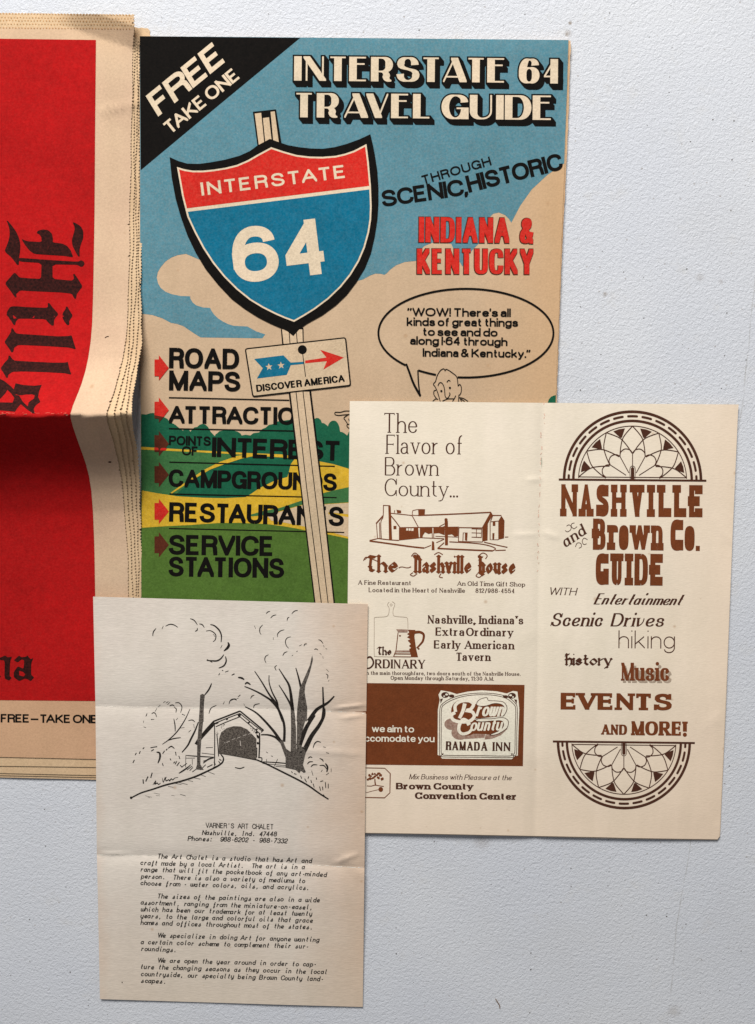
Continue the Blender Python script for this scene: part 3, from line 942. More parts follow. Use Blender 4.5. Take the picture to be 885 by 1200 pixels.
for i in range(NS):
    t = (i / (NS - 1)) ** 0.9
    pts = []
    tl, tr = tops[i]
    bl, br = bottoms[i]
    topx = 157 if i else 157
    x = -330.0
    up = 0
    while x < topx:                                                  # saw-cut top edge
        yy = tl + (tr - tl) * max(x, 0) / 160
        pts.append((x, yy + (1.3 if up else 0)))
        x += 1.9 if x > -10 else 12
        up ^= 1
    y = tr + 1
    up = 0
    while y < br:                                                    # saw-cut right edge
        ex = interp(TOPE, y) + (interp(BOTE, y) - interp(TOPE, y)) * t
        if i and y < 44:
            ex = min(ex, 157.5)
        amp = rnd.uniform(.9, 1.9) if i else rnd.uniform(.4, 1.2)
        ex += (0.5 + .25 * (i % 3)) * math.sin(y * (.019 + .007 * i) + i * 2) + 0.45 * math.sin(y * (.07 + .02 * i) + i)
        if rnd.random() < .02:
            amp += rnd.uniform(.8, 2.2)
        pts.append((ex - (amp if up else 0), y))
        y += rnd.uniform(1.4, 2.2)
        up ^= 1
    pts.append((interp(TOPE, br) + (interp(BOTE, br) - interp(TOPE, br)) * t, br))
    pts.append((0, bl))
    pts.append((-330, bl - 3))
    s = Sheet(news, zn(0.0032 - i * 0.00055, 1.0 - i * 0.035), soft_y=ry, soft_x=grid(-320, -20, 30) + grid(-14, 148, 6))
    s.build('front_page' if i == 0 else 'inner_page', shape([pts]), M['newsprint'] if i == 0 else M['newsprint_edge'], cut=True, thick=0.00018,
            extra_y=grid(30, 200, 8) + grid(730, 880, 15), extra_x=(95, 120, 135, 145))
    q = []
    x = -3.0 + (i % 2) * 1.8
    while x < 155:                                                   # brown marks paint the shaded gaps between teeth of the saw-cut top edge
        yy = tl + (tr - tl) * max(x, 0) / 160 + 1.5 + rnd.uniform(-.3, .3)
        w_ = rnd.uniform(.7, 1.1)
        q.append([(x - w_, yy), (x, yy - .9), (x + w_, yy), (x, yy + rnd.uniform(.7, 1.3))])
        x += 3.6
    s.build('tooth_gap_shade', shape(q), M['tooth_gap'], 0.00008)
    if i == 0:
        front = s
# the corner of the back page that sticks out at the top right
tab = Sheet(news, lambda x, y: 0.0004)
tabp = [(140, 32), (158, 31.5), (163, 33), (166, 32.2), (170, 33.2), (173, 33), (176, 36), (175.5, 40), (177, 43), (176, 50), (176, 120), (150, 120), (140, 60)]
tab.build('page_corner', shape([tabp]), M['newsprint_edge'], thick=0.0003)

redE = [(46.8, 112.5), (100, 112), (150, 111.5), (250, 110.8), (300, 110), (350, 109), (380, 108), (400, 106.3), (420, 103.3), (435, 100), (450, 95.5), (463, 90.5), (475, 85.5), (485, 82.5),
        (490, 82.8), (500, 85.5), (510, 88.8), (522, 93), (533, 97), (545, 101), (558, 104.3), (575, 107), (600, 109), (640, 110.6), (700, 111.6), (821.5, 112.3)]
redp = [(-260, 42)] + [(x, y) for y, x in redE] + [(-260, 818)]
front.build('red_panel', shape([redp]), M['red_upper'], 0.00016, cut=True, extra_y=grid(30, 200, 8) + grid(730, 880, 15), extra_x=(95, 120, 135, 145))
I = Z(0, 240, 7.375)
J = Z(0, 370, 7.375)
K = Z(0, 750, 6.667)
hA = chaikin(I([(55, 135), (70, 140), (100, 175), (140, 230), (165, 285), (177, 340), (175, 400), (165, 455), (165, 490), (163, 520), (150, 520), (140, 508), (100, 455), (38, 402), (60, 350), (78, 300), (85, 250), (80, 200), (65, 155)]))
hB = chaikin(I([(160, 457), (400, 475), (640, 490), (680, 490), (700, 478), (725, 490), (732, 510), (720, 530), (700, 537), (680, 525), (665, 518), (455, 515), (455, 640), (620, 655), (640, 640), (632, 600), (645, 597), (665, 625), (715, 705), (665, 770), (658, 810), (645, 812), (620, 768), (520, 757), (300, 748), (175, 740), (140, 770), (145, 798), (130, 800), (100, 755), (42, 680), (120, 590), (135, 590), (170, 628), (250, 635), (355, 640), (360, 503), (165, 490)]), .12)
hC = chaikin(I([(187, 297), (200, 300), (235, 315), (360, 322), (358, 280), (340, 255), (318, 245), (325, 225), (370, 212), (420, 220), (450, 250), (458, 290), (456, 325), (540, 335), (580, 355), (610, 390), (635, 455), (560, 442), (400, 432), (300, 425), (260, 400), (215, 345)]), .15)
hD = chaikin(I([(628, 150), (650, 155), (700, 185), (722, 230), (720, 290), (700, 340), (688, 390), (690, 450), (675, 445), (650, 400), (625, 350), (622, 300), (640, 240), (648, 200)]))
li = chaikin(I([(90, 880), (130, 876), (250, 885), (400, 890), (415, 880), (413, 850), (428, 848), (450, 880), (508, 945), (470, 990), (465, 1045), (445, 1043), (415, 1015), (395, 990), (250, 985), (160, 985), (138, 1010), (132, 1040), (118, 1038), (95, 1000), (55, 955), (65, 915)]), .15)
ld = chaikin(I([(572, 878), (585, 880), (605, 920), (632, 960), (600, 1000), (600, 1040), (580, 1040), (550, 1000), (538, 965), (545, 930), (565, 905)]))
l1 = chaikin(J([(100, 108), (112, 108), (130, 140), (150, 155), (300, 165), (500, 178), (590, 175), (620, 168), (635, 220), (658, 292), (600, 275), (400, 262), (160, 252), (125, 275), (115, 312), (100, 318), (80, 285), (38, 228), (70, 180), (95, 140)]), .12)
l2 = chaikin(J([(75, 345), (88, 345), (108, 375), (130, 388), (300, 398), (450, 405), (560, 405), (588, 398), (598, 450), (618, 510), (560, 497), (400, 488), (200, 482), (110, 485), (72, 510), (70, 535), (55, 537), (35, 500), (5, 455), (40, 405), (70, 375)]), .12)
ls = J([(-70, 530), (0, 545), (40, 565), (90, 605), (120, 635), (135, 583), (200, 598), (300, 605), (362, 597), (340, 650), (330, 700), (350, 745), (310, 775), (292, 805), (302, 845), (285, 845), (235, 810), (180, 765), (150, 800), (130, 830), (90, 825), (0, 818), (-70, 812)])
lsh = [J([(-60, 790), (-60, 752), (0, 748), (110, 750), (125, 710), (95, 670), (65, 640), (40, 680), (0, 720), (-20, 735), (-60, 735)][1:]), J([(165, 688), (300, 685), (295, 715), (265, 735), (248, 750), (240, 782), (200, 745)])]
front.build('title_lettering', shape([hA, hB, hC, hD, li, ld, l1, l2, ls], lsh), M['black_news'], 0.00024, cut=True)
na_ = chaikin(K([(150, 120), (165, 135), (205, 130), (215, 120), (240, 150), (262, 140), (245, 180), (243, 270), (268, 292), (240, 322), (215, 305), (195, 300), (150, 322), (108, 290), (108, 250), (140, 205), (185, 225), (190, 160), (170, 150), (140, 175), (108, 160)]), .15)
nah = K([(150, 240), (180, 248), (198, 268), (185, 285), (150, 275)])
nn = chaikin(K([(40, 120), (60, 135), (95, 130), (80, 165), (75, 280), (92, 295), (70, 318), (35, 300), (38, 160), (0, 155), (-60, 160), (-60, 130), (0, 140)]), .15)
front.build('title_lettering', shape([na_, nn, K([(-60, 275), (0, 275), (8, 285), (-20, 315), (-60, 300)])], [nah]), M['black_news'], 0.00024)
front.build('free_copy_lettering', text(GRO, 'FREE—TAKE ONE', (0.8, 846.5), (113.6, 847.6), 9.9), M['black'], 0.00012)
q = []
for i in range(26):
    x = rnd.uniform(-4, 80)
    y0 = 484.4 - (x - 60) * .012 + rnd.uniform(-1.6, 1.0)
    q += ribbon([(x, y0), (x + rnd.uniform(1, 5), y0 + rnd.uniform(-.4, .4))], rnd.uniform(.35, .9))
front.build('fold_wear', shape(q), M['wear'], 0.00022)
front.build('paper_fleck', shape(ribbon([(123, 396), (125, 394.6), (127.5, 394.2)], .9) + []), M['black_news'], 0.00012)

front.build('paper_fleck', shape([ell(128.8, 541.5, 2.0, .9, 8)]), M['black_news'], 0.00012)

# ================================================================== travel guide
guide = Thing('travel_guide', 'newsprint travel guide booklet with a big red and blue road shield on its cover', 'booklet', 410, 420, 0)


def zg(x, y):
    z = 0.0026 + 0.00016 * math.sin(x * .021 + y * .013) + 0.00012 * math.sin(y * .026)
    z -= 0.0010 * sstep(560, 672, x) * sstep(300, 40, y) * 0.6
    z += 0.0004 * math.exp(-((y - 60) / 14) ** 2) * sstep(330, 660, x)
    z -= 0.0006 * sstep(190, 162, x)
    return z


gs = Sheet(guide, zg, soft_x=[166, 170, 175, 181, 187] + grid(193, 660, 14), soft_y=grid(44, 92, 4) + grid(104, 790, 14))
rgt = [(46.8, 666.6), (100, 664.8), (200, 661.4), (300, 657.4), (400, 653.8), (472, 651.3), (560, 648), (800, 640)]


def gx(y, d=0.0):
    return interp(rgt, y) + d


cover = [(163.8, 42.2)] + [(163.8 + (666.6 - 163.8) * i / 8, 42.2 + 4.6 * i / 8 + (0.5 if i % 3 == 1 else 0)) for i in range(1, 9)] + [(x, y) for y, x in [(yy, interp(rgt, yy) + rnd.uniform(-.35, .25)) for yy in range(56, 800, 9)]] + [(166, 800), (165.5, 600), (164.2, 300)]
co = gs.build('cover', shape([cover]), M['guide_paper'], 0.0, cut=True, thick=0.0004)
pages = [(165, 43.2), (660, 47.2), (668.6, 47.6), (669.2, 60)]
y = 60.0
while y < 800:
    pages.append((interp(rgt, y) + (2.6 if y < 150 else 2.6 - 1.6 * sstep(150, 330, y)) + rnd.uniform(-.35, .35), y))
    y += 6
pages += [(640, 800), (168, 800)]
pg = Sheet(guide, lambda x, y: zg(x, y) - 0.00055, soft_x=grid(166, 660, 40), soft_y=grid(48, 790, 40))
pg.build('page_block', shape([pages]), M['guide_edge'], 0.0, cut=True, thick=0.0012)

L1, L2, L3, L4, L5, L6, L7 = [0.00005 * i for i in range(1, 8)]
sky = [(163.9, 42.4), (300, 43.4), (666.3, 46.9), (664.7, 100), (661.3, 191.5), (641.8, 204.8), (623.2, 222), (610, 240.7), (599.3, 261), (596.5, 256.5), (592, 252), (584.7, 249), (578, 250.5), (573.5, 255), (571.4, 263.2),
       (569.5, 273), (564.8, 281.8), (554, 292.5), (546, 303), (542, 312.4), (540.2, 309), (538, 305.7), (533, 295), (529, 285.8), (519.7, 284), (506.4, 284.5), (497, 288.5), (491.8, 295), (487.8, 305.7), (474.5, 307), (463.9, 311),
       (457, 316.3), (453.3, 320.3), (450.6, 322), (446, 320.8), (440, 320.6), (434, 322.8), (425.6, 327.4), (340, 350), (218, 297.4), (208, 299), (200.7, 301.9), (194, 306.5), (188.5, 313), (185, 319), (183.8, 325.3), (185.3, 332), (188.5, 337.5),
       (194, 341.8), (200.7, 344.6), (212, 346.9), (223, 347.2), (223.2, 350), (226, 354.6), (230, 357.8), (238, 360.3), (246.4, 360.8), (247.8, 364), (250.5, 368), (255.5, 373), (261.7, 377), (268, 380), (274, 381.8), (290, 382.6), (300.3, 388.3), (311, 391.8),
       (307.5, 396.4), (235.2, 395.4), (227, 390.3), (215, 382.2), (207, 379.4), (200.7, 378.5), (190.5, 373), (178.3, 369), (165, 367.5), (164.3, 300)]
gs.build('sky_print', shape([sky]), M['sky'], L1, cut=True)
gs.build('corner_banner', shape([[(163.9, 42.4), (352, 44.3), (258, 122), (165, 199.5)]]), M['black'], L2, cut=True)
ban = bpy.data.objects['corner_banner']
gs.build('banner_lettering', text(GRO, 'FREE', (185.6, 136.6), (263.7, 72.9), 28.0, slant=.13), M['cream'], L3, ban)
gs.build('banner_lettering', text(GROM, 'TAKE ONE', (200.6, 157.2), (281.2, 91.6), 15.6), M['cream'], L3, ban)

# landscape
trees = [(165.4, 485.3), (171.9, 485.8), (176, 484.2), (180.6, 484), (185, 484.8), (188.5, 486.9), (196.4, 490.9), (199.6, 495.6), (203, 496.2), (205.9, 498), (210.6, 502), (214.6, 504.8), (215.4, 503), (218, 502.6), (221.7, 503.5), (223.3, 505.9), (224.9, 503.5),
         (228, 500.8), (231.2, 500.3), (234, 497.8), (237.5, 496.7), (241, 497.7), (243.9, 500.3), (247, 505.9), (251.8, 511), (252.8, 509), (254.9, 507.5), (257, 505.4), (261.3, 504.6), (265, 503.2), (270.8, 503.5), (278.7, 505.9), (282, 508), (283.4, 510.3), (288, 509.4), (293.4, 510.3),
         (297, 507.6), (303.7, 506.7), (307, 503), (311.6, 501), (315, 498), (321, 496.7), (324, 494), (330.6, 493.2), (341.7, 491.6), (365, 492), (368.6, 490.9), (371, 489.7), (373.4, 490), (376, 492), (377.3, 495.6), (380, 496), (382.8, 498), (384.4, 499.6), (385.2, 497), (386.8, 494.8),
         (389, 493.2), (391.6, 492.8), (394, 493.6), (396.3, 496.4), (397.8, 500), (398.7, 505.9), (401, 506.2), (403.4, 507.5), (407, 510.3), (409.7, 504.5), (430, 500), (560, 505), (630, 490), (641.6, 473), (643.3, 468), (646, 464.8), (649, 463.6), (651.4, 463), (648, 560), (640, 798), (166, 798), (165.6, 640)]
gs.build('tree_line_print', shape([trees]), M['green_d'], L1, cut=True)
gs.build('field_print', shape([[(165.4, 527), (200, 528), (292, 533.4), (254.9, 546), (225, 563), (203, 582.2), (183.7, 578.5), (166.3, 575)]]), M['green_m'], L2, cut=True)
gs.build('meadow_print', shape([[(165.5, 523.6), (230, 527.6), (292.9, 531), (330, 532.5), (346, 535), (346, 537), (310, 534.8), (292.9, 533.2), (230, 529.8), (165.5, 526.8)],
          ribbon([(200.3, 577.9), (225, 561), (245, 549), (262, 541.5), (280, 535.8), (300, 532.5)], 1.2, 3.2)[0:0] or [(200, 577.5), (201.5, 578.3), (226, 562.2), (246, 550.4), (264, 543.6), (284, 537.2), (302, 533.5), (298, 531.6), (278, 534.2), (258, 541.2), (240, 550.2), (222, 562)],
          [(409, 549.4), (390.8, 543.9), (373.4, 540.4), (358, 537.5), (345.7, 537.5), (340.9, 543.9), (338.5, 553.4), (337, 558.9), (328, 561.6), (319.6, 564.4), (303.7, 572.3), (294, 579), (287.9, 582.6), (262, 583.8), (239, 583.4), (207.5, 581.5), (183.7, 577.9), (166.3, 574.7),
           (165.9, 618.5), (195, 616.6), (223.3, 615.2), (254.9, 613), (280, 612.7), (311.6, 614), (332.2, 616.7), (348, 619.4), (357.5, 621.4), (384.4, 626.2), (409, 631.4), (440, 636), (470, 560)]]), M['yellow'], L3, cut=True)
gs.build('meadow_print', shape([[(289.5, 604.2), (308, 599), (327.5, 595.3), (356, 585.8), (381.3, 577.2), (395, 573.8), (410, 570.6), (440, 566), (440, 585), (410, 588.6), (380, 590.6), (356, 590.9), (335, 596.8), (314, 603.3), (296, 605)]]), M['green_m'], L4, cut=True)
gs.build('meadow_print', shape([[(313.2, 604.4), (335, 597.8), (356, 591.6), (380, 591.2), (410, 589.2), (440, 586), (440, 630), (410, 629.6), (384.4, 622.6), (357, 617), (334, 612.5), (318, 610)]], [[(385, 600.2), (412, 603), (412, 606.5), (385, 602.6)]]), M['tan'], L4, cut=True)
gs.build('hill_print', shape([[(165.9, 618.5), (195, 616.6), (223.3, 615.2), (254.9, 613), (280, 612.7), (311.6, 614), (332.2, 616.7), (348, 619.4), (357.5, 621.4), (384.4, 626.2), (409, 631.4), (440, 636), (640, 660), (640, 798), (166, 798)]]), M['green_l'], L4, cut=True)

# list of contents with arrows
heads = [('ROAD', (198, 431.2), (280.2, 432.6), 23.8), ('MAPS', (198, 457.2), (281.6, 458.8), 23.2), ('ATTRACTION', (198, 495.9), (364, 498), 20.4), ('POINTS', (198, 521.2), (247, 522.2), 10.7), ('OF', (213.1, 533.2), (231.2, 533.7), 10.5),
         ('INTEREST', (248.2, 535.2), (397.3, 539.6), 22.8), ('CAMPGROUNDS', (197.4, 570.3), (394.7, 575.4), 20.6), ('RESTAURANTS', (198, 611.2), (403, 616.8), 22.8), ('SERVICE', (197.6, 650), (319, 651.6), 23.4), ('STATIONS', (197.4, 675.4), (333, 677.4), 23.2)]
for s, a, b, c in heads:
    gs.build('contents_heading', text(GROM if c < 12 else GROB, s, a, b, c), M['black'], L6)
for a, b in (((198, 465.9), (339, 469)), ((198, 502.2), (344, 505)), ((198.6, 541.5), (392.5, 546.5)), ((198.6, 578.8), (394.7, 583.2)), ((198, 619.3), (403.6, 624))):
    gs.build('divider_line', shape(ribbon([a, b], 1.4)), M['black'], L5)
ARW = [(-17.2, -10.2), (-12, -10.2), (-12, -15.3), (0, 0), (-12, 15), (-12, 9.8), (-17.2, 9.8)]
for cy_, mt in ((431.2, 'red'), (480.7, 'red'), (520, 'overred'), (556.2, 'overred'), (599.4, 'red'), (638.6, 'overred')):
    p = [(198 + x * .98, cy_ + y * .98) for x, y in ARW]
    if cy_ == 480.7:
        a = gs.build('list_arrow', shape([clip(p, (170, 484), (200, 490.5), False)]), M['red'], L5)
        gs.build('arrow_point', shape([clip(p, (170, 484), (200, 490.5), True)]), M['overred'], L5, a)
    else:
        a = gs.build('list_arrow', shape([p]), M[mt], L5)
    if cy_ == 520:
        gs.build('arrow_stripe', shape([[(180.9, 524.4), (196, 525.2), (193.5, 528), (180.9, 527.4)]]), M['red'], L6, a)

# road sign post, shield
S = Z(180, 120, 3.278)
for outer, faces in (
        ([(296.4, 131), (323.6, 128.1), (330, 168), (302, 172)], [[(298.6, 133), (306.2, 132.2), (310, 170), (303.4, 170)], [(308.2, 138.4), (315.4, 137.4), (319, 170), (311.4, 170)], [(317.2, 131), (322, 130.4), (327, 168), (320.6, 168)]]),
        ([(329.2, 386), (355.6, 384), (356, 404), (331, 406)], [[(330.6, 386), (338.2, 386), (339.6, 404), (332.6, 404)], [(339.2, 386), (346.6, 386), (348.2, 404), (340.6, 404)], [(347.6, 386), (354.4, 386), (355, 404), (349.2, 404)]]),
        ([(338.2, 459), (364.6, 457), (378, 570), (392.6, 705.5), (391, 740), (372, 740), (368.2, 705.5), (353, 580)],
         [[(340.4, 459), (346.5, 459), (358.8, 570), (376, 705.5), (379, 740), (373, 740), (369.8, 705.5), (354.6, 580)], [(347.5, 459), (354.7, 459), (368, 570), (384, 705.5), (387, 740), (380, 740), (377.1, 705.5), (359.8, 570)], [(355.7, 459), (362.6, 459), (376.4, 572), (390.8, 705.5), (390, 740), (388, 740), (385, 705.5), (369, 570)]])):
    post = gs.build('sign_post', shape([outer]), M['black'], L6 + 1e-5)
    for fc in faces:
        gs.build('post_face', shape([fc]), M['tan'], L7, post)
sh_o = S([(62, 210), (95, 225), (130, 235), (175, 236), (220, 230), (275, 220), (330, 205), (370, 187), (400, 165), (447, 140), (480, 152), (515, 164), (560, 172), (605, 177), (650, 178), (695, 172), (740, 160), (790, 142), (833, 122), (842, 160), (850, 200), (860, 265), (864, 330), (864, 390), (860, 450), (850, 515), (835, 580), (812, 637), (780, 690), (742, 740), (700, 780), (648, 818), (590, 850), (562, 870), (537, 898),
          (515, 880), (490, 868), (445, 848), (400, 825), (350, 793), (300, 755), (248, 700), (200, 640), (162, 577), (130, 510), (105, 440), (85, 370), (70, 290)])
sh_i = S([(90, 248), (120, 257), (150, 262), (190, 262), (230, 258), (275, 251), (320, 240), (362, 222), (400, 200), (452, 172), (500, 188), (550, 202), (600, 208), (650, 209), (700, 205), (735, 197), (770, 185), (818, 160), (827, 230), (835, 320), (838, 400), (836, 450), (828, 500), (812, 558), (790, 610), (758, 663), (720, 710), (672, 756), (620, 795), (580, 820), (540, 843),
          (505, 830), (470, 815), (420, 790), (370, 760), (318, 718), (270, 670), (228, 618), (190, 560), (158, 500), (130, 440), (110, 360)])
shield = gs.build('road_shield', shape([sh_o]), M['black'], L7 + 2e-5, cut=True)
L8, L9, L10 = L7 + 7e-5, L7 + 12e-5, L7 + 17e-5
gs.build('shield_border', shape([sh_i]), M['cream'], L8, shield, cut=True)
ins = inset(sh_i, 2.0)
gs.build('shield_band', shape([clip(ins, (215, 244.6), (434.4, 217.6), False)]), M['red'], L9, shield, cut=True)
gs.build('shield_field', shape([clip(ins, (215, 248.8), (434.4, 221.8), True)]), M['blue'], L9, shield, cut=True)
gs.build('shield_lettering', text(GROM, 'INTERSTATE', (236.6, 229.3), (404.4, 208.4), 15.4, track=.22), M['cream'], L10, shield)
gs.build('route_number', text(Font(.21, .19, W=1.0, sp=.08, k=.6, steps=10), '64', (276.2, 333.2), (382.2, 320.4), 65.5), M['cream'], L10, shield)

# small arrow sign on the post
Dz = Z(270, 230, 4.658)
so = [(286.7, 408.2), (405.7, 394.9), (411.7, 452.2), (295.8, 465.5)]


def rounded(p, r):
    out = []
    n = len(p)
    for i in range(n):
        a, b, c = Vector(p[i - 1]), Vector(p[i]), Vector(p[(i + 1) % n])
        u, v = (a - b).normalized(), (c - b).normalized()
        for t in (0, .25, .5, .75, 1):
            q = (b + u * r) * (1 - t) ** 2 + b * 2 * t * (1 - t) + (b + v * r) * t * t
            out.append((q.x, q.y))
    return out


sro = rounded(so, 3.5)
dsign = gs.build('arrow_sign', shape([sro]), M['black'], L8 + 1e-5)
gs.build('sign_face', shape([inset(sro, 1.6)]), M['tan'], L9, dsign)
def star(c, r):
    return [(c[0] + (r if i % 2 == 0 else r * .4) * math.sin(math.pi * i / 5 - .1), c[1] - (r if i % 2 == 0 else r * .4) * math.cos(math.pi * i / 5 - .1)) for i in range(10)]
st1, st2 = Dz([(211, 931), (277, 923)])
gs.build('arrow_tail', shape([Dz([(130, 888), (290, 868), (330, 908), (403, 903), (404, 915), (330, 922), (308, 975), (145, 995), (177, 938)])], [star(st1, 4.6), star(st2, 4.6)]), M['blue'], L10, dsign)
gs.build('arrow_head', shape([Dz([(408, 897), (525, 880), (490, 838), (620, 880), (508, 946), (527, 900), (409, 912)])]), M['red'], L10, dsign)
gs.build('sign_bolt', shape([ell(354.4, 409.7, 5.3), *ribbon(Dz([(395, 860), (411, 985)]), .9)]), M['black'], L10 + 2e-5, dsign)
gs.build('sign_lettering', text(Font(.26, .2, sp=.04, k=.62, space=.25), 'DISCOVER AMERICA', (300.8, 459.4), (404.2, 447.4), 8.4), M['black'], L10, dsign)

# title
for a, b, s in (((344.6, 94.4), (590.6, 96.8), 'INTERSTATE'), ((608, 97.4), (654, 97.9), '64'), ((347.2, 137.4), (503.2, 138.8), 'TRAVEL'), ((517.4, 139.4), (645.5, 140.6), 'GUIDE')):
    t = Geo()
    for i in range(8):
        q = i / 7
        text(DECO, s, a, b, 28.6, g=.062, shift=(4.4 * q, 5.6 * q), geo=t)
    n = len(t.v)
    per = n // 8
    t.v = [(x, y, -3e-6 * (i // per) + dz * .2) for i, (x, y, dz) in enumerate(t.v)]
    ob = gs.build('title_shadow', t, M['black'], L5)
    gs.build('title_lettering', text(DECO, s, a, b, 28.6), M['cream'], L7, ob)
gs.build('subtitle_lettering', text(Font(.19, .165, sp=.15, k=.6), 'THROUGH', (496.4, 216), (576.4, 193.2), 10.4), M['black'], L5)
gs.build('subtitle_lettering', text(GRO, 'SCENIC,', (448.6, 242.6), (549, 227.8), 19.2), M['black'], L5)
gs.build('subtitle_lettering', text(GRO, 'HISTORIC', (549.6, 225.6), (661.0, 198.0), 19.8), M['black'], L5)
for s, a, b in (('INDIANA', (490.6, 283.8), (596.4, 284.8)), ('&', (608.6, 285), (624.4, 285.6)), ('KENTUCKY', (488.4, 321), (624.6, 321.4))):
    gs.build('place_lettering_shadow', text(COND, s, a, b, 29.6, g=.022), M['overred'], L5)
    gs.build('place_lettering', text(COND, s, a, b, 29.4, shift=(.5, -.1)), M['red'], L6)

# speech balloon and the little man
bx, by, brx, bry = 546.1, 390.3, 102.6, 52
bal = ribbon(arc(bx, by, brx, bry, -95.5, 226.5, 80), 2.3, smooth=False) + ribbon([(476, 426.2), (479, 434), (485, 450), (492.6, 463.6)], 2.2, 2.8) + ribbon([(492.6, 464.6), (490.6, 450), (489.8, 433.8)], 1.6) + ribbon(arc(bx, by, brx, bry, 237, 250, 10), 2.3, smooth=False)
balo = gs.build('speech_balloon', shape(bal), M['black'], L5)
for s, a, b in (("”WOW! There's all", (477.4, 370.2), (598.7, 371.2)), ('kinds of great things', (476.6, 381.6), (607.3, 382.7)), ('to see and do', (496, 393.2), (583.2, 394.3)), ('along I·64 through', (480.5, 403.6), (594.8, 405.2)), ('Indiana & Kentucky.”', (495.3, 417.7), (621.6, 419.2))):
    gs.build('balloon_lettering', text(GROM, s, a, b, 9.7), M['black'], L5, balo)
V = Z(480, 420, 8.045)
man = [[(290, 405), (265, 320), (242, 268), (225, 242), (245, 215), (262, 160), (290, 115), (315, 98), (327, 100), (335, 115), (345, 102), (375, 115), (410, 140), (440, 165), (452, 200), (458, 262)], [(458, 258), (475, 245), (488, 270), (488, 310), (475, 342), (466, 340)],
       [(250, 300), (232, 305), (230, 340), (255, 378)], [(465, 345), (462, 410)], [(436, 350), (420, 382), (405, 405)], [(420, 380), (360, 382), (310, 402)], [(268, 258), (280, 232), (300, 228), (318, 250), (330, 290), (335, 350), (348, 373), (365, 368), (382, 335), (374, 322)],
       [(352, 225), (368, 205), (385, 215)], [(218, 405), (245, 382), (270, 386)], [(468, 368), (510, 378), (552, 405)], [(485, 382), (500, 392), (520, 405)], [(475, 375), (490, 405)]]
q = []
for s in man:
    q += ribbon(V(s), .95)
ex = V([(300, 307), (381, 277)])
gs.build('cartoon_man', shape(q + [ell(*ex[0], 1.25), ell(*ex[1], 1.25)]), M['black'], L5)
V = Z(380, 470, 17.7)
q = []
for s in ([(560, 205), (430, 205), (340, 230), (240, 230), (218, 255), (240, 285), (310, 295), (400, 285), (540, 272)], [(500, 280), (420, 335), (412, 365), (440, 400), (480, 470), (470, 515), (510, 560), (540, 560)], [(505, 365), (525, 410)], [(480, 478), (540, 478)]):
    q += ribbon(V(s), .95)
gs.build('pointing_hand', shape(q), M['black'], L5)

# ================================================================== brochure
bro = Thing('brochure', 'cream folded brochure opened flat, printed in brown with half round fan window ornaments', 'brochure', 632, 725, 0)
FX = [(470, 637), (560, 634.5), (640, 632), (700, 631), (880, 628.8), (985, 626.8)]


def zb(x, y):
    z = 0.0038 - 0.0016 * sstep(640, 866, x) - 0.0012 * sstep(760, 980, y) * (1 - 0.5 * sstep(640, 866, x))
    fx = x - interp(FX, y)
    z -= 0.0008 * math.exp(-abs(fx) / 7)
    z += 0.00022 * math.sin(x * .03 + y * .017) + 0.00014 * math.sin(y * .045 - x * .02)
    for (ax, ay, bx_, by_, w, am) in WR:
        ux, uy = bx_ - ax, by_ - ay
        L = ux * ux + uy * uy
        t = ((x - ax) * ux + (y - ay) * uy) / L
        if -0.3 < t < 1.3:
            d = ((x - ax) * uy - (y - ay) * ux) / math.sqrt(L)
            if abs(d) < 4 * w:
                z += am * math.exp(-(d / w) ** 2) * math.exp(-((t - .5) / .45) ** 4)
    return z


WR = [(615, 563, 637, 561, 3, .00030), (636, 623, 655, 631, 3.2, .00035), (600, 627, 632, 626, 2.5, .00025), (608, 749, 634, 742, 4, .00035), (640, 745, 668, 752, 3, .00030), (616, 888, 640, 880, 3, .00035), (826, 850, 846, 838, 5, .0004), (838, 600, 858, 640, 6, .0003), (790, 930, 840, 975, 7, .0003), (826, 968, 846, 955, 3, -.0004)]
bs = Sheet(bro, zb, soft_x=grid(412, 866, 9), soft_y=grid(472, 984, 9))
bp = [(410, 470), (480, 470.2), (560, 471.4), (637, 472), (750, 473.2), (865.8, 474), (865, 482), (858, 640), (850.5, 820), (843.3, 980), (841, 983.6), (736, 982), (700, 981), (627, 979.6), (500, 977), (405, 975.6), (407.6, 700)]
bs.build('cover_leaf', shape([bp]), M['brochure'], 0, cut=True, thick=0.0005, extra_x=grid(590, 680, 3), extra_y=grid(540, 640, 3))
bl = Sheet(bro, lambda x, y: max(zb(x, y) - 0.0008, 0.0002), soft_x=grid(412, 866, 30), soft_y=grid(472, 984, 30))
bl.build('inner_leaf', shape([[(414, 474), (637, 475), (863, 477), (858.2, 640), (851.2, 820), (844, 980), (841, 984.6), (736, 983.2), (627, 980.6), (500, 978), (410, 976.6)]]), M['brochure'], 0, cut=True, thick=0.0005)
B1, B2, B3, B4, B5 = 0.0001, 0.00015, 0.0002, 0.00025, 0.0003


def btext(font, s, a, b, c, mat='brown_d', layer=B1, name='ad_lettering', **kw):
    return bs.build(name, text(font, s, a, b, c, **kw), M[mat], layer)


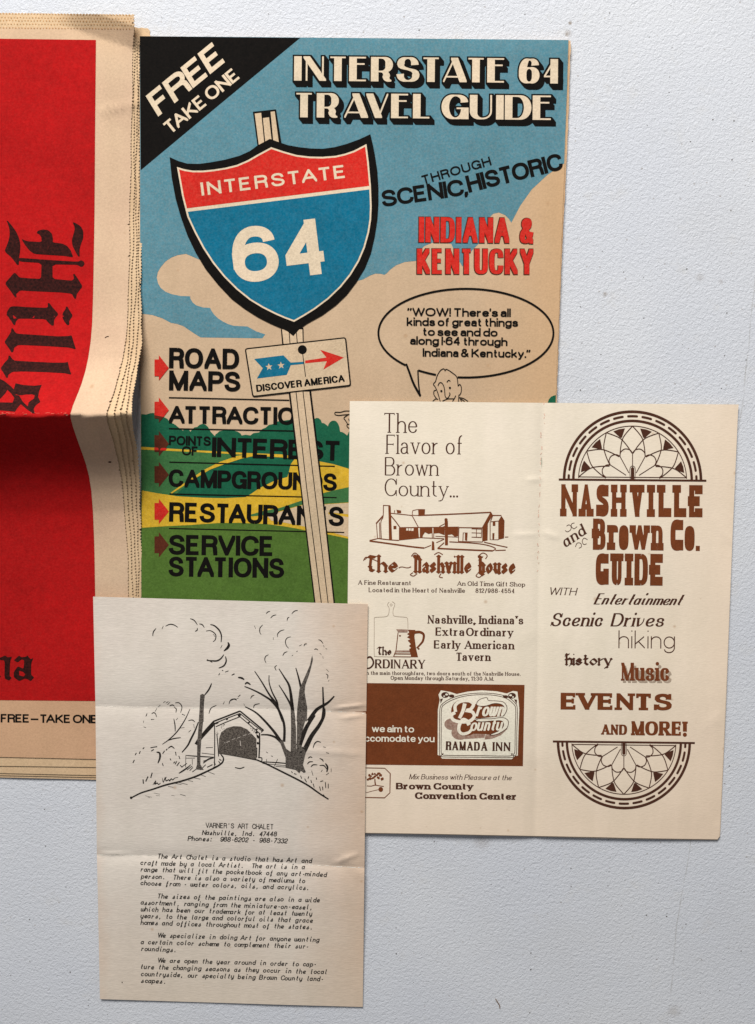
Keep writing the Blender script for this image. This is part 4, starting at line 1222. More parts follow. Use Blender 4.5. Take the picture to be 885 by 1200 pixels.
btext(THINS, 'The', (450.2, 506.9), (489, 507.3), 23)
btext(THINS, 'Flavor of', (451.5, 531.7), (541.6, 532.4), 22.4)
btext(THINS, 'Brown', (451, 557), (514.7, 557.5), 21.4)
btext(THINS, 'County...', (450.7, 581.2), (537, 582.2), 20.6)
E_ = Z(425, 580, 4.917)
hs, hd, hw = [], [], []
for w, pts in ((1.0, [(118, 60), (160, 62)]), (1.0, [(120, 60), (118, 125), (105, 160), (108, 255)]), (1.6, [(118, 120), (78, 165)]), (.9, [(80, 165), (86, 250)]), (.9, [(97, 158), (100, 250)]), (1.2, [(85, 250), (150, 258), (210, 262)]), (1.2, [(163, 120), (190, 152), (215, 187)]), (1.0, [(212, 190), (212, 262)]),
               (1.0, [(160, 105), (285, 118)]), (1.0, [(285, 118), (322, 187)]), (1.0, [(212, 188), (322, 187)]), (.8, [(185, 88), (183, 103)]), (.8, [(290, 88), (288, 115), (320, 118)]), (.8, [(288, 90), (320, 84), (360, 84)]), (1.5, [(320, 118), (530, 110), (740, 100)]), (1.2, [(740, 100), (715, 145), (690, 190)]), (1.2, [(690, 190), (555, 188)]),
               (1.0, [(322, 187), (555, 185)]), (.9, [(400, 190), (402, 250)]), (.9, [(410, 190), (410, 250)]), (1.0, [(325, 246), (470, 252)]), (.8, [(420, 238), (550, 243)]), (.9, [(442, 182), (475, 165)]), (.9, [(445, 192), (475, 180)]), (.9, [(447, 202), (475, 200)]), (1.0, [(555, 190), (552, 268)]), (1.0, [(692, 190), (692, 268)]), (1.0, [(552, 268), (692, 271)]),
               (.9, [(578, 265), (580, 218), (602, 218), (600, 265)]), (.9, [(628, 195), (686, 197), (684, 245), (628, 243), (628, 195)]), (.8, [(656, 195), (656, 244)]), (.8, [(628, 218), (685, 220)]), (1.1, [(738, 150), (750, 118), (800, 118)]), (.9, [(735, 155), (782, 150)]), (.9, [(735, 155), (735, 258), (782, 258)]), (1.1, [(40, 262), (85, 252)]), (1.8, [(40, 265), (150, 280), (280, 298), (355, 306)]),
               (1.0, [(355, 306), (395, 290)]), (1.0, [(470, 255), (425, 275)]), (1.2, [(470, 275), (432, 308)]), (1.8, [(432, 308), (600, 316), (750, 322)]), (1.2, [(750, 322), (765, 308), (720, 290), (640, 278), (500, 270)]), (1.2, [(700, 272), (770, 288), (835, 302)]), (1.2, [(765, 320), (825, 318)]), (1.0, [(820, 243), (840, 242)])):
    hs += ribbon(E_(pts), w, smooth=len(pts) > 2 and pts[0] != pts[-1] and pts[0] not in ((578, 265), (738, 150), (735, 155)))
for pts in ([(148, 62), (162, 65), (165, 130), (170, 258), (152, 256), (150, 130)], [(195, 85), (222, 90), (222, 105), (200, 105)], [(320, 85), (360, 85), (358, 115), (322, 118)], [(742, 100), (750, 115), (722, 165), (720, 262), (692, 268), (692, 190)], [(178, 178), (195, 178), (195, 197), (178, 197)],
            [(330, 190), (400, 190), (400, 220), (380, 225), (360, 215), (348, 232), (345, 245), (330, 243)], [(412, 188), (473, 188), (473, 232), (440, 220), (412, 222)], [(492, 188), (552, 186), (550, 237), (530, 240), (515, 227), (492, 230)], [(473, 150), (492, 150), (492, 290), (475, 290)], [(590, 220), (600, 220), (600, 262), (590, 262)], [(800, 120), (818, 148), (815, 250), (782, 258), (782, 150)],
            [(750, 155), (765, 155), (765, 178), (750, 178)], [(748, 220), (760, 220), (758, 255), (748, 255)], [(400, 265), (412, 270), (415, 318), (398, 318)]):
    hd.append(E_(pts))
hd.append(ell(*E_([(481, 143)])[0], 1.9))
wall = E_([(212, 190), (320, 188), (325, 250), (212, 262)])
win = [E_([(252, 191), (263, 191), (262, 205), (250, 205)]), E_([(266, 191), (278, 191), (277, 206), (265, 206)]), E_([(281, 191), (295, 191), (293, 207), (280, 207)])]
gv = Geo().add(*region(hs + hd)).add(*region([wall], win), 6e-6)
bs.build('house_drawing', gv, M['brown'], B1)
btext(BLK, 'The', (427, 670.4), (466.6, 670.8), 20, 'brown')
btext(Font(.12, .07, W=1.0, k=.5), '~', (467, 670), (482, 670), 14, 'brown')
btext(BLK, 'Nashville', (483, 671), (552.6, 671.8), 20.5, 'brown')
btext(BLK, 'House', (559.6, 672.3), (604.2, 672.8), 20.5, 'brown')
fl = []
for c in ([(426, 657), (429, 653), (436, 655), (443, 658)], [(482, 652), (486, 648), (490, 651), (487, 655)], [(484, 671), (481, 673.5), (485, 675), (489, 672)], [(560, 652), (566, 648), (571, 651), (569, 655)], [(560, 672), (558, 675), (562, 676.5), (566, 673)], [(509, 650), (514, 647.5), (519, 650)], [(517, 672), (515, 676), (519, 677)]):
    fl += ribbon(c, 1.1)
bs.build('ad_lettering', shape(fl), M['brown'], B1)
btext(ROM, 'A Fine Restaurant', (419.5, 685), (481.4, 685.6), 5.2)
btext(ROM, 'An Old Time Gift Shop', (535.6, 686.2), (615.6, 687.4), 5.2)
btext(ROM, 'Located in the Heart of Nashville', (431.7, 693.8), (545, 694.5), 5.2)
btext(ROM, '812/988-4554', (557.3, 694.6), (602.8, 695), 5.2)
# cutting board and tankard
F_ = Z(420, 695, 8.85)
q = []
for s in ([(165, 258), (165, 400), (165, 635), (180, 657), (260, 660), (360, 662)], [(165, 262), (180, 251), (280, 245), (310, 225), (320, 180), (318, 150), (302, 120), (320, 92)], [(350, 88), (378, 110), (372, 140), (362, 170), (360, 210), (380, 240), (480, 250), (510, 268), (515, 370)]):
    q += ribbon(F_(s), .55)
c0 = F_([(340, 122)])[0]
q += ribbon(ell(*c0, 1.3, 1.3, 12), .5, closed=True, smooth=False)
bs.build('cutting_board_drawing', shape(q), M['grey_line'], B1)
q = [F_([(512, 380), (592, 382), (582, 450), (600, 580), (620, 665), (545, 665), (545, 640), (530, 600), (528, 580), (548, 568), (525, 548), (545, 528), (512, 492), (540, 478), (505, 458), (530, 440), (505, 425), (528, 408)])]
for w, s in ((1.0, [(412, 410), (392, 590)]), (1.0, [(392, 590), (365, 660)]), (1.3, [(380, 630), (545, 632)]), (1.0, [(365, 660), (545, 662)])):
    q += ribbon(F_(s), w, smooth=False)
q += ribbon(F_([(585, 408), (640, 405), (678, 432), (670, 495), (640, 535), (606, 572)]), 3.4, 1.8)
q += [ell(*F_([(626, 578)])[0], 1.1), ell(*F_([(432, 443)])[0], 1.2, .9)]
mug = bs.build('tankard_drawing', shape(q), M['brown'], B1)
bs.build('tankard_rim', shape([F_([(392, 375), (513, 378), (510, 408), (414, 408)]), F_([(390, 595), (530, 595), (535, 615), (384, 615)])]), M['brown_g'], B1 + 1e-5, mug)
btext(BLKF, 'The', (441.4, 767.4), (459, 767.6), 9.6)
btext(Font(.21, .09, wt=.1, W=.8, sp=.05, serif=.05, st=.05, over=G_SERIF), 'RDINARY', (439, 783), (498.4, 783.6), 10.4)
bs.build('ad_lettering', shape(ribbon([(428, 772.5), (434, 769.8), (437.6, 775), (436.5, 780), (432, 783.2), (425, 782), (424, 776)], 2.2, 1.6) + ribbon([(424, 778), (428, 776)], 1.2)), M['brown_d'], B1)
btext(ROM, 'On the main thoroughfare, two doors south of the Nashville House.', (425, 790.6), (610.2, 791.9), 4.4)
btext(ROM, 'Open Monday through Saturday, 11:30 A.M.', (457.8, 796.5), (579, 797.6), 4.6)
btext(ROMB, "Nashville, Indiana's", (500.9, 730.6), (613.4, 731.6), 9.7)
btext(ROMB, 'ExtraOrdinary', (510.4, 744.8), (602, 745.8), 9.6)
btext(ROMB, 'Early American', (508.5, 759.9), (603.4, 761), 9.6)
btext(ROMB, 'Tavern', (535, 774.3), (575.7, 774.6), 9.6)
# brown panel with the inn sign
panel = bs.build('brown_panel', shape([[(416, 800.3), (500, 801.2), (614.8, 802.6), (613.6, 860), (612.9, 897.8), (500, 896.8), (416, 895.9)]]), M['brown'], B1, cut=True)
for s, a, b, c in (('we aim to', (436, 857.8), (485.4, 858.4), 7.9), ('accomodate you', (421.6, 869), (509.3, 869.7), 7.9)):
    bs.build('panel_lettering', text(Font(.19, .15, sp=.07, k=.6, xh=.74, space=.25), s, a, b, c), M['bro_white'], B2, panel)
G_ = Z(500, 795, 6.808)
sg = G_([(88, 610), (104, 616), (125, 640), (400, 643), (680, 645), (704, 622), (728, 615), (733, 430), (740, 250), (736, 190), (730, 150), (725, 105), (690, 100), (640, 120), (560, 103), (440, 95), (330, 105), (240, 125), (190, 108), (115, 95), (95, 130), (105, 170), (90, 250), (89, 430)])
inn = bs.build('inn_sign', shape([sg]), M['bro_white'], B2, panel)
q = []
for d in (0, 13):
    q += ribbon(G_([(104 + d, 605 - d), (120 + d, 612 - d), (135 + d, 626 - d), (400, 629 - d), (672 - d, 632 - d), (690 - d, 614 - d), (716 - d, 603 - d), (720 - d, 430), (724 - d, 250), (705 - d, 195 + d * .6), (640 - d * .6, 145 + d), (540, 122 + d), (420, 117 + d), (300, 129 + d), (200 + d * .6, 158 + d), (130 + d, 200 + d * .6), (106 + d, 250), (104 + d, 430)]), .75, closed=True)
for sx in (1, -1):
    def mx(p):
        return [(415 + (x - 415) * sx, yy + (6 if sx < 0 else 0)) for x, yy in p]
    q += [ell(*G_(mx([(148, 132)]))[0], 4.6, 3.4), ell(*G_(mx([(200, 140)]))[0], 3.2, 1.8), G_(mx([(108, 165), (132, 160), (112, 200)]))]
wq = []
for sx in (1, -1):
    def mx(p):
        return [(415 + (x - 415) * sx, yy + (6 if sx < 0 else 0)) for x, yy in p]
    wq += [ell(*G_(mx([(160, 128)]))[0], 1.7, 1.2), ell(*G_(mx([(140, 142)]))[0], 1.0, .9)]
bs.build('sign_border', shape(q, wq), M['brown_d'], B3, panel)
def gel(x, y, a, b):
    return ell(*G_([(x, y)])[0], a / 6.808, b / 6.808, 28)


bs.build('logo_shadow', shape([gel(200, 365, 58, 46), gel(268, 432, 70, 58), hull(G_([(250, 380), (470, 430), (462, 474), (300, 484)])), hull(G_([(462, 488), (520, 482), (590, 455), (648, 400), (560, 420), (470, 450)]))]), M['brown_g'], B3, panel)
bs.build('logo_ground', shape([gel(296, 258, 100, 92), hull(G_([(385, 205), (480, 196), (600, 200), (632, 230), (620, 300), (380, 322), (330, 300)])), gel(322, 392, 80, 64), hull(G_([(340, 330), (620, 322), (632, 372), (600, 425), (520, 446), (350, 440)]))]), M['brown'], B3 + 3e-5, panel)
wl = []
wl += ribbon(G_([(305, 200), (290, 260), (262, 318)]), 4.4, 3.6)
wl += ribbon(G_([(232, 268), (228, 218), (268, 184), (335, 178), (375, 205), (352, 245), (322, 255), (365, 268), (380, 305), (340, 342), (262, 346), (210, 328), (200, 292), (228, 272)]), 3.8)
wl += ribbon(G_([(340, 372), (322, 342), (290, 330), (262, 370), (258, 415), (285, 442), (335, 432), (360, 405)]), 4.6, 3)
wl += [catmull(G_([(400, 210), (412, 178), (450, 158), (484, 155), (495, 176), (560, 180), (615, 190), (642, 232), (628, 280), (606, 300), (622, 240), (598, 208), (540, 200), (480, 218), (432, 222)]), 4, True)]
wl += [catmull(G_([(392, 338), (420, 322), (520, 322), (600, 312), (645, 330), (652, 365), (632, 405), (560, 446), (505, 450), (588, 412), (615, 372), (600, 340), (540, 338), (440, 346)]), 4, True)]
ol = ribbon(wl[-1], .75, closed=True, smooth=False) + ribbon(wl[-2], .75, closed=True, smooth=False)
bs.build('logo_swash', shape(wl), M['bro_white'], B4, panel)
bs.build('logo_outline', shape(ol), M['brown_d'], B4 + 1e-5, panel)
bs.build('logo_lettering', text(FAT, 'rown', G_([(392, 300)])[0], G_([(622, 302)])[0], 15.5, g=.02), M['bro_white'], B4 + 2e-5, panel)
bs.build('logo_lettering', text(FAT, 'ounty', G_([(352, 418)])[0], G_([(612, 414)])[0], 13.5, g=.02), M['bro_white'], B4 + 2e-5, panel)
INNF = Font(.23, .14, wt=.15, W=.66, sp=.07, k=.7, serif=.03, st=.07)
bs.build('inn_lettering', text(INNF, 'RAMADA', (522.2, 879), (571.4, 879.9), 10.4), M['brown_d'], B3, panel)
bs.build('inn_lettering', text(INNF, 'INN', (577, 880), (598.2, 880.3), 10.4), M['brown_d'], B3, panel)
btext(ITAL, 'Mix Business with Pleasure at the', (479.2, 913), (599.8, 914.2), 6.0)
btext(COOP, 'Brown County', (464, 924.9), (555.2, 925.5), 7.6)
btext(COOP, 'Convention Center', (486.2, 936.2), (604.9, 937.3), 7.8)
H_ = Z(415, 800, 7.5)
q = ribbon(H_([(60, 748), (270, 752), (318, 798), (315, 968), (268, 1012), (60, 1008)]), 1.0, smooth=False)
rr = random.Random(9)
for cx_, cy_, a, b in ((100, 832, 16, 10), (140, 815, 18, 13), (172, 803, 18, 9), (210, 803, 20, 9), (232, 818, 15, 10), (180, 832, 24, 15), (148, 842, 16, 8), (212, 838, 14, 9), (244, 850, 13, 9), (120, 850, 10, 7), (196, 818, 18, 9)):
    for j in range(4):
        q.append(ell(*H_([(cx_ + rr.uniform(-a, a) * .7, cy_ + rr.uniform(-b, b) * .7)])[0], rr.uniform(1.0, 1.8), rr.uniform(.8, 1.3), 7, rr.uniform(0, 3)))
q += ribbon(H_([(183, 845), (184, 870), (189, 902)]), 1.2, 1.6) + ribbon(H_([(112, 907), (150, 909), (182, 901), (220, 906), (262, 912)]), .9) + [ell(*H_([(235, 938)])[0], 2.7, 2.9)] + ribbon(H_([(105, 968), (150, 955), (215, 940)]), .6)
bs.build('tree_emblem', shape(q), M['brown'], B1)

# fan window ornaments
def fan(cx, cy, s, flip, slope):
    def pt(r, ang):                                                # r in units of the outer ring, angle from the axis
        a = R(ang)
        x, y = cx + r * s * math.sin(a), (-r * s * math.cos(a) if not flip else r * s * math.cos(a))
        return (x, cy + y + (x - cx) * slope)
    thick = []
    for r, w in ((80.2, 3.2), (69.4, 3.0)):
        thick += ribbon([pt(r, -90 + 3 * i) for i in range(61)], w * s, smooth=False)
    thick += ribbon([pt(86.5, -90), pt(86.5, 90)], 2.4 * s, smooth=False)
    thick += ribbon([pt(-.6, 0), pt(13.2, 0)], 4.0 * s, smooth=False) + [ell(*pt(13.2, 0), 2.0 * s)]
    for i in range(15):
        a = -90 + 180 / 14 * i
        d = 3.9
        a0, a1 = max(-89, a - d), min(89, a + d)
        pts = [pt(74.9, a0 + (a1 - a0) * j / 5) for j in range(6)]
        thick += ribbon(pts, 2.7 * s, smooth=False)
        for e in ((pts[0] if a0 > -89 else None), (pts[-1] if a1 < 89 else None)):
            if e:
                thick.append(ell(*e, 1.35 * s, n=10))
    for t0 in (-75, -45, -15, 15, 45, 75):
        sg_ = 1 if t0 > 0 else -1
        thick.append([pt(61.2, t0 - 6.6), pt(61.6, t0), pt(61.2, t0 + 6.6), pt(52.2, t0 + 1.6), pt(51, t0), pt(52.2, t0 - 1.6)])
    thin = ribbon([pt(63.4, -88 + 4 * i) for i in range(45)], 1.0 * s, smooth=False)
    b0, b1 = pt(63, -87), pt(63, 87)
    thin += ribbon([b0, b1], 1.0 * s, smooth=False)
    for t0 in (-87, -58, -29, 0, 29, 58, 87):
        for sd in (-1, 1):
            end = t0 + sd * 27
            if abs(end) > 88:
                continue
            pts = [pt(63.4, t0), pt(52, t0 + sd * 11.5), pt(42, t0 + sd * 19), pt(31.5, t0 + sd * 28)]
            thin += ribbon(pts, 1.15 * s)
    node = [-84, -56, -28, 0, 28, 56, 84]
    for a, b in zip(node, node[1:]):
        thin += ribbon([pt(31.5, a), pt(35.5, a + 5), pt(37.5, (a + b) / 2), pt(35.5, b - 5), pt(31.5, b)], 1.15 * s)
    for a in node[1:-1]:
        thin += ribbon([pt(31.5, a), pt(15.5 if a == 0 else 9.5, a * 0.95)], .95 * s)
    thin += ribbon([pt(3, -68), pt(13.8, -13), pt(16.6, 0), pt(13.8, 13), pt(3, 68)], .7 * s)
    return thick, thin


for cx_, cy_, s_, fl_, sl in ((741.4, 562.6, 1.0, False, .008), (731.2, 869.8, .962, True, .011)):
    tk, tn = fan(cx_, cy_, s_, fl_, sl)
    fo = bs.build('fan_window_ornament', shape(tk), M['brown_d'], B1)
    bs.build('fan_tracery', shape(tn), M['brown_d'], B1 + 2e-5, fo)

nm = [('N', 656.3, 677.4), ('A', 678, 695.8), ('S', 698.6, 713.4), ('H', 715.8, 734.4), ('V', 737.8, 755.2), ('I', 758, 767.6), ('L', 769.6, 786.8), ('L', 787.8, 804.4), ('E', 806, 823.3)]
gx_ = Geo()
for ch, a, b in nm:
    text(SLABT if ch in 'NH' else SLAB, ch, (a, 605 + (a - 656) * .0068), (b, 605 + (b - 656) * .0068), 37.6, geo=gx_)
bs.build('cover_title_lettering', gx_, M['brown'], B1)
for wd, cap_, y0 in (([('B', 693.3, 709.6), ('r', 711.2, 724.2), ('o', 725.2, 736.6), ('w', 737.6, 761.6), ('n', 762.6, 777.7)], 36.6, 644.2), ([('C', 785.6, 800.8), ('o', 802.2, 814), ('.', 815.4, 820.2)], 36.8, 645.4),
                     ([('G', 698, 713.4), ('U', 714.8, 730.4), ('I', 732, 742), ('D', 743.4, 759.2), ('E', 760.4, 776.6)], 37.2, 685.5)):
    g_ = Geo()
    for ch, a, b in wd:
        text(SLABT if ch in 'nwH' else SLAB, ch, (a, y0 + (a - wd[0][1]) * .011), (b, y0 + (b - wd[0][1]) * .011), cap_, geo=g_)
    bs.build('cover_title_lettering', g_, M['brown'], B1)
btext(ITALB, 'and', (663.4, 641.6), (690.4, 623.4), 13.4, name='cover_lettering', slant=-.1)
q = []
for c in ([(664, 616.5), (667, 615), (669.4, 617.4), (668.6, 621), (665, 623.2), (662.4, 621.6)], [(676.4, 617), (672.6, 619.6), (669.6, 616.6), (670.4, 613.6), (673.4, 612.8)], [(674.4, 640.8), (676.6, 636.4), (680.6, 636.8), (681.4, 640.6), (678.4, 642.4)], [(688.6, 632.4), (684.6, 630.6), (682.4, 634.2), (684.2, 638), (687.6, 637.2)]):
    q += ribbon(c, .75)
bs.build('curl_ornament', shape(q), M['brown_d'], B1)
btext(ITAL, 'WITH', (644.6, 697), (677.5, 697.6), 8.6, name='cover_lettering')
btext(SCR, 'Entertainment', (695.4, 708.2), (802.4, 709.2), 13, name='cover_lettering')
btext(ITALB, 'Scenic', (645, 733.8), (706.8, 734), 15.5, name='cover_lettering')
btext(ITALB, 'Drives', (715.3, 734), (778.6, 734.4), 15.5, name='cover_lettering')
btext(HAIR, 'hiking', (724.8, 759.5), (791, 760), 20.8, name='cover_lettering')
btext(BLKF, 'History', (661.4, 779.4), (718.4, 779.8), 13.4, name='cover_lettering')
btext(CLAR, 'Music', (730, 800), (787, 800.4), 20, 'grey_line', name='lettering_shadow')
btext(CLAR, 'Music', (727.7, 797.5), (784.2, 797.9), 21, 'brown', B2, name='cover_lettering')
btext(COOP, 'EVENTS', (657, 831.4), (787.4, 832.6), 19.6, 'brown', name='cover_lettering')
btext(CLARB, 'AND', (704.4, 860.8), (735, 861.2), 12, 'brown', name='cover_lettering')
btext(CLARB, 'MORE!', (739.4, 861.6), (806, 862.2), 16.6, 'brown', name='cover_lettering')
q = []
for i in range(26):
    y = 474 + 200 * (i / 26) + rr.uniform(-3, 3)
    q += ribbon([(interp(FX, y) + rr.uniform(-1.3, 1.0) + (1.5 if y < 500 else -1), y), (interp(FX, y) + rr.uniform(-1.3, 1.0) + (1.5 if y < 500 else -1), y + rr.uniform(1.5, 4))], rr.uniform(.5, 1.3))
bs.build('fold_smudge', shape(q), M['smudge'], B1)

# ================================================================== flyer
fly = Thing('flyer', 'grey cream single sheet flyer with an ink drawing of a covered bridge above typed text', 'flyer', 270, 940, 0)
C1 = [(100, 827), (200, 829), (300, 830), (370, 833), (440, 836)]
C2 = [(100, 1001), (200, 1003), (270, 1007), (350, 1012), (440, 1018)]


def zfl(x, y):
    z = 0.0049 - 0.0012 * sstep(860, 985, y) - 0.0026 * sstep(985, 1180, y)
    for C, dep, w in ((C1, .0012, 13), (C2, .0014, 12)):
        d = y - interp(C, x)
        z -= dep * math.exp(-abs(d) / w) * (1.0 if d < 0 else 1.0)
    for (ax, ay, bx_, by_, w, am) in FW:
        ux, uy = bx_ - ax, by_ - ay
        L = ux * ux + uy * uy
        t = ((x - ax) * ux + (y - ay) * uy) / L
        if -0.3 < t < 1.3:
            d = ((x - ax) * uy - (y - ay) * ux) / math.sqrt(L)
            if abs(d) < 4 * w:
                z += am * math.exp(-(d / w) ** 2) * math.exp(-((t - .5) / .45) ** 4)
    z += 0.0002 * math.sin(x * .028 + y * .02) + 0.00012 * math.sin(y * .05)
    return z


FW = [(392, 830, 428, 826, 2.2, .0007), (398, 842, 428, 838, 2.4, .0005), (330, 878, 428, 884, 4, .0004), (395, 852, 400, 900, 6, .0004), (392, 1012, 420, 1000, 3, .0006), (118, 1000, 150, 1001, 2.5, .0006), (400, 1000, 428, 1030, 7, .0005), (118, 1046, 150, 1045, 3, .0003), (118, 1158, 128, 1159, 1.5, .0004)]
fs_ = Sheet(fly, zfl, soft_x=grid(110, 431, 11), soft_y=grid(700, 1180, 11), hard_y=[820, 825, 828, 831, 834, 838, 996, 1001, 1004, 1007, 1010, 1014, 1019])
fp = [(109.2, 699.2), (200, 701.8), (300, 704.6), (431.2, 708), (429.4, 830), (428.4, 900), (427.2, 1018), (425.2, 1180), (330, 1177.4), (240, 1174.6), (117.2, 1170.8), (115, 1060), (113.6, 1000), (112, 830)]
fs_.build('sheet', shape([fp]), M['flyer'], 0, cut=True, thick=0.00022, extra_x=grid(388, 430, 4), extra_y=grid(810, 905, 3) + grid(985, 1035, 3))
FA, FB, FC, FD = Z(150, 705, 6.321), Z(270, 705, 6.321), Z(140, 820, 6.321), Z(250, 820, 5.9)
pen = []


def pw(Zf, w, *ss, taper=.55):
    for s in ss:
        pen.extend(ribbon(Zf(s), w * 1.15, taper=taper))


def pt2(Zf, w0, w1, *ss):
    for s in ss:
        pen.extend(ribbon(Zf(s), w0, w1))


pw(FA, 1.0, [(208, 198), (188, 225), (184, 255)], [(252, 203), (262, 180)], [(278, 182), (310, 168), (340, 172), (370, 190)], [(460, 126), (490, 138), (515, 172)], [(515, 195), (512, 212), (497, 220)], [(528, 165), (550, 170), (566, 192)], [(578, 218), (610, 215), (640, 232), (652, 255), (645, 285), (630, 296)], [(632, 240), (645, 260)], [(698, 322), (686, 345)])
pw(FA, 1.5, [(610, 170), (640, 178), (675, 210), (692, 250), (690, 300)], [(583, 435), (620, 438), (660, 438), (690, 420), (710, 392)], [(585, 428), (625, 450)], [(722, 405), (728, 440), (710, 475), (672, 492)])
pw(FA, 2.6, [(740, 300), (748, 322), (735, 345), (710, 366)], taper=.8)
pw(FA, 1.5, [(672, 545), (680, 530)], [(697, 508), (706, 512)], [(720, 522), (745, 512)], [(768, 545), (788, 533)], [(818, 560), (845, 565), (862, 578)])
pw(FA, 1.5, [(568, 692), (600, 650), (620, 605)])
pw(FA, .9, [(262, 748), (278, 738)], [(280, 752), (300, 740)], [(292, 762), (312, 745)], [(308, 772), (330, 765), (345, 775)], [(340, 782), (358, 795), (355, 822)], [(350, 750), (380, 750), (400, 780), (390, 822)], [(222, 782), (240, 765)], [(215, 790), (200, 815)], [(175, 832), (190, 822), (205, 832), (212, 855)], [(140, 830), (132, 850)], [(170, 875), (188, 872)], [(400, 835), (420, 840)],
   [(600, 830), (615, 790), (655, 768)], [(705, 760), (715, 740)], [(748, 760), (760, 730), (790, 720), (805, 725)], [(815, 705), (835, 690)])
pw(FC, .9, [(205, 100), (200, 120)], [(180, 155), (178, 170)], [(180, 200), (198, 208)], [(235, 145), (258, 145)], [(420, 150), (432, 135)], [(465, 105), (485, 118)], [(450, 210), (482, 205)], [(510, 155), (540, 150), (560, 165)], [(512, 240), (530, 225)], [(550, 180), (555, 210)])
pw(FC, 1.1, [(522, 70), (490, 140), (450, 205), (410, 255), (360, 300), (318, 330)], [(403, 140), (412, 190), (413, 235)], [(360, 302), (400, 288), (455, 280)])
pw(FC, 1.8, [(585, 165), (560, 230), (530, 290), (505, 340), (463, 390)])
pw(FC, 1.9, [(184, 353), (173, 364)], [(155, 380), (147, 400)], [(126, 393), (116, 410)], [(111, 445), (100, 468)], [(230, 355), (280, 347)], [(235, 380), (255, 368)], [(275, 388), (298, 395), (300, 430), (285, 470)], [(320, 400), (335, 378)], [(345, 375), (355, 362)], [(415, 385), (420, 412)], [(375, 435), (382, 448)], [(400, 470), (412, 458)], [(318, 470), (325, 490)], [(440, 415), (448, 438)], [(425, 490), (445, 462)], [(450, 485), (465, 500)], [(412, 478), (425, 455)])
pw(FC, 1.2, [(360, 360), (385, 345), (408, 362)])
pw(FC, 2.3, [(175, 590), (178, 622)], [(212, 568), (195, 605)], [(243, 540), (232, 578)])
pw(FC, 1.0, [(248, 630), (270, 600), (262, 625), (280, 616), (290, 628), (305, 616)], [(318, 580), (325, 610), (340, 575), (345, 600), (365, 592), (372, 600), (385, 585), (395, 594), (410, 580), (435, 575)], [(330, 590), (350, 572)])
pw(FC, 1.7, [(85, 728), (160, 690), (250, 662), (340, 632), (450, 605), (560, 570), (660, 525), (730, 490), (765, 460), (770, 430), (755, 410)], taper=.3)
pen.append(ell(*FC([(87, 726)])[0], 1.5))
pw(FC, .9, [(360, 642), (400, 648)], [(405, 618), (460, 628)], [(440, 612), (505, 628)], [(510, 598), (545, 605)], [(552, 578), (600, 588)], [(600, 555), (640, 570)], [(645, 528), (705, 552)], [(450, 700), (490, 712)])
pw(FC, .5, [(190, 710), (240, 722)], [(255, 690), (300, 700)], [(385, 708), (410, 712)], [(210, 722), (225, 725)], [(270, 708), (300, 712)])
pw(FC, 1.1, [(490, 412), (600, 420), (700, 425)], [(490, 432), (560, 432)], [(492, 415), (490, 500)], [(540, 440), (540, 480)], [(610, 395), (700, 405)], [(640, 355), (692, 353)])
pw(FC, 1.5, [(440, 545), (480, 520), (520, 490)], [(500, 520), (540, 490)], [(540, 535), (580, 505)], [(460, 500), (500, 470)], [(620, 470), (660, 440), (700, 430)], [(600, 520), (640, 480)], [(520, 525), (545, 500)], [(620, 455), (650, 445)], [(505, 500), (530, 480)])
pw(FC, 1.0, [(705, 190), (706, 320), (704, 490)], [(722, 255), (730, 340), (735, 420)], [(700, 460), (712, 480)], [(735, 455), (745, 470)], [(740, 440), (755, 450)], [(650, 500), (690, 480)], taper=.1)
pen.append(FC([(695, 155), (712, 180), (620, 280), (575, 335), (557, 325), (575, 295), (640, 215)]))
# bridge
pw(FD, 1.5, [(0, 150), (90, 115), (185, 78)], [(185, 78), (270, 148), (348, 212)], taper=0)
pw(FD, .9, [(5, 166), (90, 130), (185, 94)], [(18, 186), (100, 150), (188, 116)], [(185, 95), (265, 160), (338, 216)], [(186, 118), (260, 180), (322, 234)], [(348, 210), (330, 225)], taper=0)
pw(FD, 1.4, [(320, 228), (320, 310), (316, 400)], [(40, 368), (170, 390), (300, 416)], taper=.1)
pw(FD, 1.0, [(302, 330), (300, 400)], [(45, 370), (68, 398), (60, 440), (0, 468)], [(150, 468), (185, 475), (215, 465)], [(310, 400), (335, 402), (335, 425)], taper=.2)
for b in ((25, 160, 14, 7), (95, 134, 8, 6), (180, 108, 11, 9), (245, 158, 9, 6), (300, 205, 9, 5), (300, 225, 12, 8), (308, 255, 8, 14), (308, 300, 8, 9)):
    pen.append(ell(*FD([b[:2]])[0], b[2] / 5.9, b[3] / 5.9, 10, -.4))
for i in range(40):
    a = rr.uniform(0, 1)
    x, y = (22 + 55 * a + rr.uniform(-6, 6), 235 - 55 * a + rr.uniform(-16, 14)) if i % 2 else (258 + 45 * a + rr.uniform(-5, 5), 195 + 45 * a + rr.uniform(-10, 10))
    pen.append(ell(*FD([(x, y)])[0], rr.uniform(.3, .6), rr.uniform(.2, .4), 6, rr.uniform(0, 3)))
pw(FD, 1.7, [(300, 415), (380, 450), (480, 500), (580, 550), (660, 595), (730, 645), (797, 688)], taper=.2)
pw(FD, 1.1, [(335, 428), (450, 435), (550, 445)], [(340, 440), (500, 455)], [(430, 460), (500, 465)], [(368, 410), (370, 450)], [(445, 410), (422, 460)])
